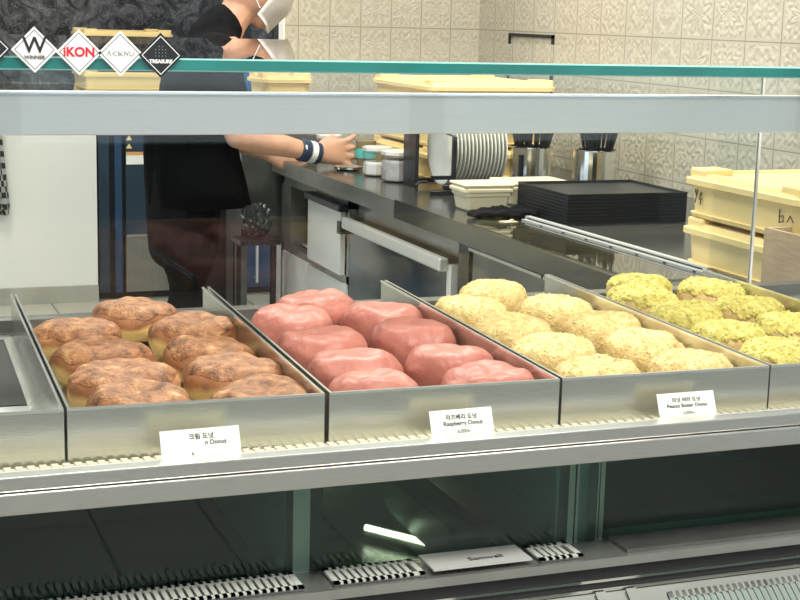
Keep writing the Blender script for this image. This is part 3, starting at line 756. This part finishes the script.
# plate rack
ra = thing('plate_rack', 'black metal rack holding the white plates upright', 'rack', (1.53, 3.62, CT+.0006))
bm = bmesh.new(); box(bm, -.092, -.082, .06, .150, 0, .215); link('rack_side', bm, M['blackmetal'], ra)
bm = bmesh.new()
box(bm, -.072, .15, -.100, -.085, .012, .022); box(bm, -.072, .15, .085, .10, .012, .022)
for yy in (-.1, .09): box(bm, .14, .15, yy, yy+.012, 0, .1)
link('rack_rail', bm, M['blackmetal'], ra)
bm = bmesh.new(); box(bm, -.058, -.046, -.115, -.105, 0, .150, bev=.002); box(bm, -.115, -.046, -.115, -.105, 0, .010); box(bm, -.115, -.046, -.113, -.107, .040, .050)
link('front_hoop', bm, M['blackmetal'], ra)
bm = bmesh.new(); tube(bm, [(-.087, .07, .165), (-.07, -.09, .158), (-.052, -.110, .150)], .003, 6); link('hook', bm, M['blackmetal'], ra)
bm = bmesh.new(); tube(bm, [(-.15, -.10, 0.008), (-.15, -.10, .026), (-.14, -.10, .034), (-.12, -.10, .034)], .004, 6); link('side_hook', bm, M['blackmetal'], ra)
# plates
pm = bmesh.new(); R = .096
lathe(pm, [(.001, .0), (.055, .0), (.062, -.002), (R-.004, -.0085), (R, -.0095), (R, -.0112), (R-.006, -.0112), (.060, -.0055), (.050, -.003), (.001, -.003)], 48, axis='X', cap=True)
pme = None
pord = ['outermost left one, its face showing', 'second from the left', 'third from the left', 'fourth from the left', 'fifth from the left', 'sixth from the left', 'seventh from the left', 'eighth from the left', 'seventh from the right', 'sixth from the right', 'fifth from the right', 'fourth from the right', 'third from the right', 'second from the right', 'outermost right one']
for k in range(15):
    x = 1.496+k*.0106
    if pme is None:
        o = link('dinner_plate', pm, M['plate'], smooth=True); pme = o
    else:
        o = pme.copy(); C.objects.link(o)
    o.location = (x, 3.62, CT+.0226+R-.001-.0085)
    tag(o, 'white plate standing in the black rack, '+pord[k], 'plate', 'white plates standing in the rack')
# cream lunch box tubs
def tub(x, y, w, d, h, rz, label, lid=True):
    t = thing('food_tub', label, 'tub', (x, y, CT+.0006), rz)
    bm = bmesh.new(); rows = []
    for z, e in ((0, .012), (.004, .009), (h*.62, .004), (h*.62, .001), (h*.78, .000), (h*.80, -.004), (h*.9, -.004), (h, .002)):
        rows.append([bm.verts.new(p) for p in ((-w/2+e+.008, -d/2+e, z), (w/2-e-.008, -d/2+e, z), (w/2-e, -d/2+e+.008, z), (w/2-e, d/2-e-.008, z), (w/2-e-.008, d/2-e, z), (-w/2+e+.008, d/2-e, z), (-w/2+e, d/2-e-.008, z), (-w/2+e, -d/2+e+.008, z))])
    for a, b_ in zip(rows, rows[1:]):
        for i in range(8): bm.faces.new((a[i], a[(i+1) % 8], b_[(i+1) % 8], b_[i]))
    bm.faces.new(rows[0]); bm.faces.new(rows[-1])
    link('tub_body', bm, M['cream2'], t)
    bm = bmesh.new(); box(bm, -w/2-.003, w/2+.003, -d/2-.003, d/2+.003, h, h+.007, bev=.003); link('tub_lid', bm, M['cream2'], t)
tub(1.436, 3.235, .122, .10, .058, -.02, 'pale cream rectangular food tub left of the black tray stack')
tub(1.615, 3.335, .165, .13, .050, .0, 'pale cream food tub half hidden behind the black tray stack')
# folded black cloth
t = thing('folded_cloth', 'crumpled black cloth on the worktop before the cream tub', 'cloth', (1.425, 3.085, CT+.0006))
bm = bmesh.new(); bmesh.ops.create_uvsphere(bm, u_segments=40, v_segments=20, radius=1)
for v in bm.verts:
    n = noise.noise(v.co*2.2); n2 = noise.noise(v.co*6)
    v.co = Vector((v.co.x*.085*(1+.15*n), v.co.y*.042*(1+.3*n2), max(0, .010+v.co.z*.013*(1+.8*n+.4*n2))))
link('cloth_body', bm, M['shirt'], t, smooth=True)
t2 = thing('paper_tag', 'small beige paper tag lying against the black cloth', 'tag', (1.405, 3.012, CT+.0006), .2)
bm = bmesh.new(); box(bm, -.018, .018, -.012, .012, 0, .002); link('tag_sheet', bm, M['cream2'], t2)
bm = bmesh.new(); lathe(bm, [(.003, .002), (.005, .003), (.005, .006), (.003, .007)], 10, c=(.01, 0, 0)); link('eyelet', bm, M['hem'], t2)
# cutlery canisters
def canister(x, y, label, seed):
    t = thing('cutlery_canister', label, 'canister', (x, y, CT+.0006), 0, 'steel canisters of black cutlery')
    bm = bmesh.new(); r = .058; h = .110
    lathe(bm, [(r-.003, 0), (r, .003), (r, h-.002), (r+.0015, h), (r-.001, h+.001), (r-.002, h-.002), (r-.002, .004), (.001, .004)], 32)
    link('can', bm, M['chrome'], t, smooth=False)
    return t
def cutlery(x, y, seed, where):
    rnd = random.Random(seed)
    for k in range(22):
        a = 2*PI*k/22+rnd.uniform(-.1, .1); rr = rnd.choice((.018, .034, .042)); ln = rnd.uniform(.185, .225)
        bx, by = rr*.6*math.cos(a), rr*.6*math.sin(a); sp = 1.8
        p0 = Vector((bx, by, .008)); p1 = Vector((bx*1.6*sp, by*1.6*sp, ln))
        bm = bmesh.new()
        q = lambda s: p0.lerp(p1, s)
        tube(bm, [q(0), q(.45), q(.55), q(.75), q(.97), q(1)], [.0022, .0022, .005, .0075, .0085, .004], 8, flat=.6)
        o = link('utensil', bm, M['black'], loc=(x, y, CT+.001))
        tag(o, 'black handled utensil standing in the '+where, 'utensil', 'utensils in the '+where)
canister(1.765, 3.66, 'steel canister of black utensils behind the plates', 1); cutlery(1.765, 3.66, 3, 'canister behind the plates')
canister(1.905, 3.55, 'steel canister of black utensils behind the tray stack', 2); cutlery(1.905, 3.55, 5, 'canister nearest the tiled wall')
# objects by the hand
t = thing('drinks_cup', 'brown cup with a teal band held in the spread fingers', 'cup', (1.487, 4.215, CT+.0006))
bm = bmesh.new(); lathe(bm, [(.024, 0), (.026, .002), (.031, .075), (.031, .08), (.028, .08)], 24); link('cup_body', bm, M['brown'], t, smooth=False)
bm = bmesh.new(); lathe(bm, [(.0285, .028), (.0305, .028), (.0325, .056), (.0305, .056)], 24, cap=False); link('cup_band', bm, M['tealcup'], t)
t = thing('steel_dish', 'small round steel dish on the worktop under the fingertips', 'dish', (1.405, 4.14, CT+.0006))
bm = bmesh.new(); lathe(bm, [(.028, 0), (.040, .004), (.044, .010), (.045, .011), (.042, .011), (.030, .004), (.001, .003)], 32); link('dish_body', bm, M['chrome'], t)
# wooden box and tongs at the right
t = thing('wooden_box', 'pale wooden box standing on the worktop at the right edge', 'box', (1.452, 1.985, CT+.0006))
bm = bmesh.new(); w, d, h = .30, .112, .116
box(bm, 0, w, 0, .008, 0, h); box(bm, 0, w, d-.008, d, 0, h); box(bm, 0, .008, .008, d-.008, 0, h); box(bm, w-.008, w, .008, d-.008, 0, h); box(bm, .008, w-.008, .008, d-.008, 0, .006)
link('box_body', bm, M['wood'], t)
t = thing('tongs', 'black handled tongs lying beside the wooden box', 'tongs', (1.385, 2.03, CT+.0006))
bm = bmesh.new(); tube(bm, [(-.045, -.03, .006), (.03, .02, .012)], .0042, 8); link('handle', bm, M['black'], t)
bm = bmesh.new(); tube(bm, [(-.045, -.03, .006), (-.075, -.04, .005)], .0025, 8); link('tip', bm, M['chrome'], t)
# ------------------------------------------------------------------ things beyond the counter
fr = thing('fridge', 'low dark blue glazed fridge behind the standing person', 'fridge', (0, 6.90, G*(1-1.353)))
fr.scale = (1.353, 1.353, 1.353)
fx0, fx1 = .833, 1.456
link('fridge_body', B(fx0, fx1, .03, .50, .353, G-.415), M['black'], fr)
bm = bmesh.new(); box(bm, fx0, fx0+.035, 0, .03, .38, G-.41); link('fridge_frame', bm, M['navyglass'], fr)
bm = bmesh.new(); box(bm, fx0+.055, fx0+.078, -.004, .03, .38, G-.41); link('fridge_frame', bm, M['navyblue'], fr)
d = link('fridge_door', B(.925, 1.215, -.004, .03, G-.768, G-.41), M['navyglass'], fr)
link('lower_door', B(.925, 1.09, -.004, .03, .38, G-.776), M['taupe'], fr)
link('door_line', B(.925, 1.09, -.006, .0, G-.776, G-.768), M['steel'], fr)
link('side_door', B(1.22, fx1, -.004, .03, .38, G-.41), M['navyblue'], fr)
bm = bmesh.new(); tube(bm, [(1.385, -.03, .40), (1.385, -.03, G-.80)], .006, 8); box(bm, 1.382, 1.388, -.03, 0, G-.94, G-.93); box(bm, 1.382, 1.388, -.03, 0, G-.82, G-.81); link('fridge_handle', bm, M['steel'], fr)
lb = link('rating_label', B(.927, 1.030, -.0055, -.004, G-.525, G-.482), M['paper'], fr)
link('label_band', B(.927, 1.030, -.0065, -.0055, G-.493, G-.482), M['ilabel'], lb)
for zz in (G-.462, G-.434):
    bm = bmesh.new(); vs = [bm.verts.new(p) for p in ((.927, -.0055, zz-.008), (.947, -.0055, zz-.008), (.937, -.0055, zz+.009))]; vb = [bm.verts.new(v.co+Vector((0, .001, 0))) for v in vs]
    bm.faces.new(vs); bm.faces.new(vb)
    for i in range(3): bm.faces.new((vs[i], vs[(i+1) % 3], vb[(i+1) % 3], vb[i]))
    link('warning_triangle', bm, M['cream'], fr)
# box stack on the fridge
for k, nme in enumerate(('lowest', 'second', 'middle', 'fourth', 'topmost')):
    dough_box(1.075, 6.96, G-.5610+k*.0935, .42, .40, .0935, 'cream plastic box in the stack on the fridge, %s of five' % nme, 'cream dough boxes')
# blue tall cabinet and side unit
t = thing('blue_panel', 'bright blue film covered panel behind the person', 'panel', (1.77, 6.90, G-.5605))
bm = bmesh.new(); box(bm, 0, .13, .10, .30, 0, .37); link('panel_body', bm, M['blue'], t)
bm = bmesh.new(); box(bm, .13, .17, .10, .30, 0, .37); link('panel_edge', bm, M['rubber'], t)
su = thing('side_unit', 'narrow steel unit at the far end of the worktop', 'cabinet', (1.20, 4.585, 0))
link('unit_body', B(.0, .30, .0, .20, .62, G-.385), M['dsteel'], su)
bm = bmesh.new()
for a, b_ in ((0, 0), (.28, 0), (0, .18), (.28, .18)): box(bm, a, a+.02, b_, b_+.02, 0, .62)
link('unit_legs', bm, M['dsteel'], su)
for k, nme in enumerate(('lower', 'upper')):
    dough_box(1.262, 4.588, G-.384+.001+k*.098, 0.180, .195, .098, 'small cream box by the tiled corner, %s of two' % nme, 'cream dough boxes')
t = thing('plastic_bundle', 'crumpled dark glossy bundle lying on a dark shelf below the forearm', 'bundle', (1.225, 4.50, G-.70))
bm = bmesh.new(); bmesh.ops.create_icosphere(bm, subdivisions=4, radius=1)
for v in bm.verts:
    n = noise.noise(v.co*3.5)+.5*noise.noise(v.co*8); v.co = Vector((v.co.x*.045, v.co.y*.05, .05+v.co.z*.055))*(1+.3*n)
    v.co.z = max(v.co.z, 0.001)
link('bundle_body', bm, M['foil'], t)
t = thing('low_shelf', 'dark two legged shelf stand between the bin and the cabinet', 'shelf', (1.16, 4.44, 0))
bm = bmesh.new(); box(bm, 0, .13, 0, .12, G-.715, G-.7005); link('shelf_board', bm, M['blackmetal'], t)
for a in (0, .115): link('leg', B(a, a+.015, .05, .07, 0, G-.715), M['blackmetal'], t)
# black bin
t = thing('waste_bin', 'charcoal box shaped waste bin behind the person', 'bin', (1.155, 4.93, 0))
bm = bmesh.new()
vs = box(bm, -.11, .11, -.10, .10, 0, G-.545, bev=0)
for v in vs:
    if v.co.z < .1: v.co.x *= .8; v.co.y *= .8
bmesh.ops.bevel(bm, geom=list(bm.edges), offset=.015, segments=2, affect='EDGES')
link('bin_body', bm, M['bin'], t)
bm = bmesh.new(); box(bm, -.118, .118, -.108, .108, G-.545, G-.515, bev=.008); link('bin_lid', bm, M['bin'], t)
# checked cloth on the white wall
t = thing('checked_cloth', 'grey and white checked cloth hanging on the white wall at left', 'cloth', (.63, 6.85, G-.93))
bm = bmesh.new(); n = 14; rows = []
for j in range(n+1):
    s = j/n; z = s*.62; xl = -.02-.05*s; xr = .095-.055*s
    if j == 0: xl, xr = .045, .085
    rows.append([bm.verts.new((xl+(xr-xl)*i/8, .014*math.sin(i*1.7+j*.25), z)) for i in range(9)])
for a, b_ in zip(rows, rows[1:]):
    for i in range(8): bm.faces.new((a[i], a[i+1], b_[i+1], b_[i]))
bmesh.ops.solidify(bm, geom=bm.faces[:], thickness=.006)
link('cloth_body', bm, M['check'], t)
bm = bmesh.new(); tube(bm, [(-.01, .05, .62), (-.01, -.01, .615), (-.01, -.015, .635)], .005, 8); link('hook', bm, M['chrome'], t)

# ------------------------------------------------------------------ the person
Py = 4.33
pr = thing('person', 'person in black top and apron with white face mask reaching to the counter', 'person', (0, 0, 0))
V = Vector
def remesh(o, vox=.006, it=4):
    m = o.modifiers.new('r', 'REMESH'); m.mode = 'VOXEL'; m.voxel_size = vox; m.use_smooth_shade = True
    s = o.modifiers.new('s', 'SMOOTH'); s.iterations = it; s.factor = .5
bm = bmesh.new()
# torso (profile facing +X): rx = depth, ry = width
loft(bm, [((.955, Py, .80), .105, .155), ((.965, Py, .90), .10, .15), ((.985, Py, 1.02), .088, .125), ((1.00, Py, 1.13), .095, .145), ((1.02, Py, 1.21), .092, .165), ((1.045, Py, 1.265), .07, .15), ((1.06, Py, 1.285), .05, .08)], 24)
limb(bm, [V((1.065, Py, 1.26)), V((1.098, Py, 1.32)), V((1.130, Py, 1.37))], [.055, .050, .050])
# head, bowed
hc = V((1.168, Py, 1.438))
mt = Matrix.Translation(hc) @ Matrix.Rotation(math.radians(24), 4, 'Y') @ Matrix.Diagonal((.092, .074, .112, 1))
bmesh.ops.create_uvsphere(bm, u_segments=24, v_segments=18, radius=1, matrix=mt)
hd = Matrix.Translation(hc) @ Matrix.Rotation(math.radians(24), 4, 'Y')
def H(x, y, z): return hd @ V((x, y, z))
limb(bm, [H(.03, 0, -.05), H(.062, 0, -.088)], [.052, .032])                      # jaw and chin
limb(bm, [H(.086, 0, .020), H(.106, 0, -.018)], [.010, .014])                    # nose
for s in (-1, 1): loft(bm, [(H(-.005, s*.074, -.03), V((.010, 0, 0)), V((0, .006, 0))), (H(-.012, s*.080, .0), V((.017, 0, 0)), V((0, .008, 0))), (H(-.015, s*.078, .025), V((.012, 0, 0)), V((0, .006, 0)))], 10)
# right arm (towards the camera)
sh_r = V((1.02, Py-.155, 1.215)); el = V((1.075, Py-.17, 1.00)); wr = V((1.325, Py-.12, .945))
limb(bm, [sh_r, sh_r.lerp(el, .5), el], [.050, .043, .037])
limb(bm, [el, el.lerp(wr, .3), el.lerp(wr, .8), wr], [.037, .040, .028, .0255], flat=1.0)
# palm
d = (V((1.44, Py-.10, .945))-wr).normalized()
loft(bm, [(wr, V((0, .018, 0)), V((0, 0, .025))), (wr+d*.035, V((0, .016, 0)), V((0, 0, .034))), (wr+d*.075, V((0, .014, 0)), V((0, 0, .041))), (wr+d*.098, V((0, .011, 0)), V((0, 0, .040)))], 16)
kn = wr+d*.090
fing = [(.030, .050, .018, .030), (.011, .068, .004, .012), (-.009, .064, -.012, -.008), (-.028, .060, -.030, -.034)]
for dz, ln, a1, a2 in fing:
    k0 = kn+V((0, 0, dz)); f1 = k0+d*ln*.5+V((0, -.006, a1*.5)); f2 = k0+d*ln*.85+V((0, .006, a1*.6+a2*.15)); f3 = k0+d*ln+V((0, .016, a1*.6+a2*.3))
    limb(bm, [k0-d*.02, k0, f1, f2, f3], [.0095, .0100, .0092, .0084, .0072], 10)
tb = wr+d*.03+V((0, .008, .028))
limb(bm, [tb-d*.01-V((0, 0, .012)), tb, tb+d*.035+V((0, .012, .014)), tb+d*.062+V((0, .02, .008))], [.014, .0125, .0105, .008], 10)
# left arm
sh_l = V((1.03, Py+.155, 1.205)); el2 = V((1.09, Py+.17, .985)); wr2 = V((1.24, Py+.13, .925))
limb(bm, [sh_l, sh_l.lerp(el2, .5), el2], [.048, .042, .036]); limb(bm, [el2, el2.lerp(wr2, .35), wr2], [.036, .038, .025])
d2 = (wr2-el2).normalized()
loft(bm, [(wr2, V((0, .018, 0)), V((0, 0, .024))), (wr2+d2*.05, V((0, .015, 0)), V((0, 0, .036))), (wr2+d2*.085, V((0, .012, 0)), V((0, 0, .036)))], 14)
for dz, ln in ((.027, .06), (.009, .07), (-.009, .066), (-.026, .052)):
    k0 = wr2+d2*.08+V((0, 0, dz)); limb(bm, [k0, k0+d2*ln*.5+V((0, -.004, 0)), k0+d2*ln*.9+V((0, -.02, -.004))], [.0098, .009, .0075], 10)
t0_ = wr2+d2*.03+V((0, 0, .028)); limb(bm, [t0_, t0_+d2*.03+V((0, -.012, .014)), t0_+d2*.055+V((0, -.02, .012))], [.013, .011, .008], 10)
# legs and feet
for s, fx in ((-1, .0), (1, .05)):
    yy = Py+s*.075
    limb(bm, [V((.955, yy, .82)), V((.955+fx*.3, yy, .62)), V((.945+fx*.6, yy, .45)), V((.935+fx*.8, yy, .30)), V((.925+fx, yy, .09))], [.085, .072, .052, .050, .036])
    limb(bm, [V((.92+fx, yy, .045)), V((1.02+fx, yy, .035)), V((1.09+fx, yy, .028))], [.036, .034, .026])
body = link('body', bm, M['skin'], pr); remesh(body, .0055, 3)
# T shirt
bm = bmesh.new()
loft(bm, [((.965, Py, .86), .118, .172), ((.985, Py, 1.00), .104, .145), ((1.00, Py, 1.13), .110, .160), ((1.015, Py, 1.205), .106, .178), ((1.035, Py, 1.258), .086, .165), ((1.048, Py, 1.283), .062, .095)], 28)
for a, b_ in ((sh_r, el), (sh_l, el2)): limb(bm, [a+V((-.005, 0, .005)), a.lerp(b_, .4), a.lerp(b_, .74)], [.074, .062, .057])
limb(bm, [V((1.040, Py, 1.262)), V((1.075, Py, 1.308))], [.075, .066])
o = link('black_shirt', bm, M['shirt'], pr); remesh(o, .008, 5)
# apron: flared half skirt from the waist
bm = bmesh.new(); prof = [(1.00, .128, .176, .975), (.93, .136, .185, .980), (.85, .145, .20, .992), (.79, .150, .20, 1.00)]
rows = []
for z, rx, ry, cx in prof:
    rows.append([bm.verts.new((cx+(rx+.006*math.sin(k*1.9))*math.cos(2*PI*k/40), Py+(ry+.006*math.sin(k*1.9))*math.sin(2*PI*k/40), z)) for k in range(40)])
for a, b_ in zip(rows, rows[1:]):
    for i in range(40): bm.faces.new((a[i], a[(i+1) % 40], b_[(i+1) % 40], b_[i]))
bmesh.ops.solidify(bm, geom=bm.faces[:], thickness=.004)
link('waist_apron', bm, M['apron'], pr, smooth=True)
bm = bmesh.new(); loft(bm, [((.955, Py, .64), .10, .15), ((.955, Py, .76), .108, .165), ((.96, Py, .90), .112, .162)], 28)
o = link('tunic_hem', bm, M['apron'], pr); remesh(o, .010, 3)
bm = bmesh.new()
for s, fx in ((-1, .0), (1, .05)):
    yy = Py+s*.075
    limb(bm, [V((.955, yy, .86)), V((.955+fx*.3, yy, .62)), V((.948+fx*.6, yy, .45)), V((.938+fx*.8, yy, .30)), V((.928+fx, yy, .10))], [.090, .080, .064, .060, .052])
o = link('trousers', bm, M['apron'], pr); remesh(o, .009, 3)
for s, fx in ((-1, .0), (1, .05)):
    bm = bmesh.new(); yy = Py+s*.075
    loft(bm, [(V((.905+fx, yy, .05)), V((0, .042, 0)), V((0, 0, .05))), (V((1.00+fx, yy, .042)), V((0, .046, 0)), V((0, 0, .042))), (V((1.11+fx, yy, .032)), V((0, .036, 0)), V((0, 0, .028)))], 16)
    link('shoe', bm, M['rubber'], pr, smooth=True)
# mask: folded white shell around nose and chin
bm = bmesh.new(); n, m_ = 16, 12; grid = []
for j in range(m_+1):
    v = j/m_; row = []
    for i in range(n+1):
        u = -1+2*i/n
        zz = .030-.150*v*(1-.22*abs(u)); prot = .134-.018*abs(v-.45)*2-.028*v
        ang = u*1.32
        xx = prot*math.cos(ang*.92)*(1-.10*(1-abs(u))*0)+.004; yy = .084*math.sin(ang)*(1-.35*v*v)
        if abs(u) < .2: xx += .010*(1-abs(u)/.2)
        row.append(bm.verts.new(H(xx, yy, zz)))
    grid.append(row)
for a, b_ in zip(grid, grid[1:]):
    for i in range(n): bm.faces.new((a[i], a[i+1], b_[i+1], b_[i]))
bmesh.ops.solidify(bm, geom=bm.faces[:], thickness=.002)
mk = link('face_mask', bm, M['mask'], pr, smooth=True)
bm = bmesh.new()
for s in (-1, 1):
    tube(bm, [H(.035, s*.080, .012), H(.0, s*.083, .02), H(-.024, s*.083, .01), H(-.02, s*.081, -.03), H(.03, s*.072, -.07)], .0016, 6)
link('ear_loop', bm, M['mask'], mk)
# eyes, brows, hair
for s in (-1, 1):
    bm = bmesh.new(); bmesh.ops.create_uvsphere(bm, u_segments=12, v_segments=8, radius=.0105, matrix=Matrix.Translation(H(.074, s*.030, .030))); link('eye', bm, M['plate'], pr, smooth=True)
    bm = bmesh.new(); bmesh.ops.create_uvsphere(bm, u_segments=12, v_segments=8, radius=.0055, matrix=Matrix.Translation(H(.0805, s*.030, .028))); link('pupil', bm, M['ink'], pr, smooth=True)
    bm = bmesh.new(); tube(bm, [H(.083, s*.016, .048), H(.082, s*.03, .052), H(.068, s*.046, .048)], .003, 6); link('eyebrow', bm, M['hair'], pr)
bm = bmesh.new()
bmesh.ops.create_uvsphere(bm, u_segments=28, v_segments=20, radius=1, matrix=hd @ Matrix.Translation((-.018, 0, .018)) @ Matrix.Diagonal((.098, .086, .112, 1)))
kill = [v for v in bm.verts if (hd.inverted() @ v.co).x > .045 and (hd.inverted() @ v.co).z < .068]
kill += [v for v in bm.verts if (hd.inverted() @ v.co).z < -.055]
bmesh.ops.delete(bm, geom=list(set(kill)), context='VERTS'); bmesh.ops.solidify(bm, geom=bm.faces[:], thickness=.006)
limb(bm, [H(-.09, 0, .03), H(-.125, 0, .02), H(-.14, 0, -.03), H(-.135, 0, -.07)], [.03, .034, .028, .012])
link('hair', bm, M['hair'], pr, smooth=True)
# wristbands
ax = (wr-el).normalized()
def band(c, r, w, m, nm='wristband'):
    bm = bmesh.new(); tube(bm, [c-ax*w/2, c-ax*w*.4, c+ax*w*.4, c+ax*w/2], [r*.94, r, r, r*.94], 24)
    return link(nm, bm, m, pr, smooth=False)
band(wr-ax*.040, .0335, .030, M['navy'])['label'] = 'wide navy wristband with small white mark'
band(wr-ax*.012, .0325, .018, M['mask'])['label'] = 'white wristband'
band(wr+ax*.006, .0315, .014, M['navy'])['label'] = 'thin navy wristband'
bm = bmesh.new(); bmesh.ops.create_uvsphere(bm, u_segments=10, v_segments=6, radius=1, matrix=Matrix.Translation(wr-ax*.040+V((0, -.0325, .010))) @ Matrix.Diagonal((.004, .0015, .009, 1))); link('band_mark', bm, M['mask'], pr)

# ------------------------------------------------------------------ light
def area(name, loc, size, size_y, power, col, rot=(0, 0, 0)):
    l = bpy.data.lights.new(name, 'AREA'); l.shape = 'RECTANGLE'; l.size = size; l.size_y = size_y; l.energy = power; l.color = col
    o = bpy.data.objects.new(name, l); C.objects.link(o); o.location = loc; o.rotation_euler = rot
    return o
k = 0
for (x, y, s) in ((.3, .4, 1.0), (1.4, .6, 1.0), (.6, 3.1, 1.0), (1.55, 3.2, 1), (.2, 5.6, 1.0)):
    tag(link('ceiling_light', B(-.32, .32, -.32, .32, -.02, .0), M['plate'], loc=(x, y, 2.9)), 'square white ceiling light panel above the shop', 'lamp', 'ceiling light panels')
    area('ceiling_lamp', (x, y, 2.87), .6, .6, 40*s, (1, .96, .88))
w = bpy.data.worlds.new('world'); bpy.context.scene.world = w; w.use_nodes = True
w.node_tree.nodes['Background'].inputs[0].default_value = (.80, .90, 1, 1); w.node_tree.nodes['Background'].inputs[1].default_value = 1.5

# ------------------------------------------------------------------ camera
cam = bpy.data.cameras.new('camera'); co = bpy.data.objects.new('camera', cam); C.objects.link(co)
co.matrix_world = Matrix(((.9357, .0429, -.3502, 0), (-.3519, .1846, -.9176, 0), (.0253, .9819, .1878, G), (0, 0, 0, 1)))
cam.sensor_width = 36; cam.lens = 1486.3*36/800; cam.clip_start = .05
bpy.context.scene.camera = co
vs_ = bpy.context.scene.view_settings
vs_.view_transform = 'Standard'; vs_.look = 'None'; vs_.exposure = 0.18; vs_.gamma = 1; vs_.use_curve_mapping = False
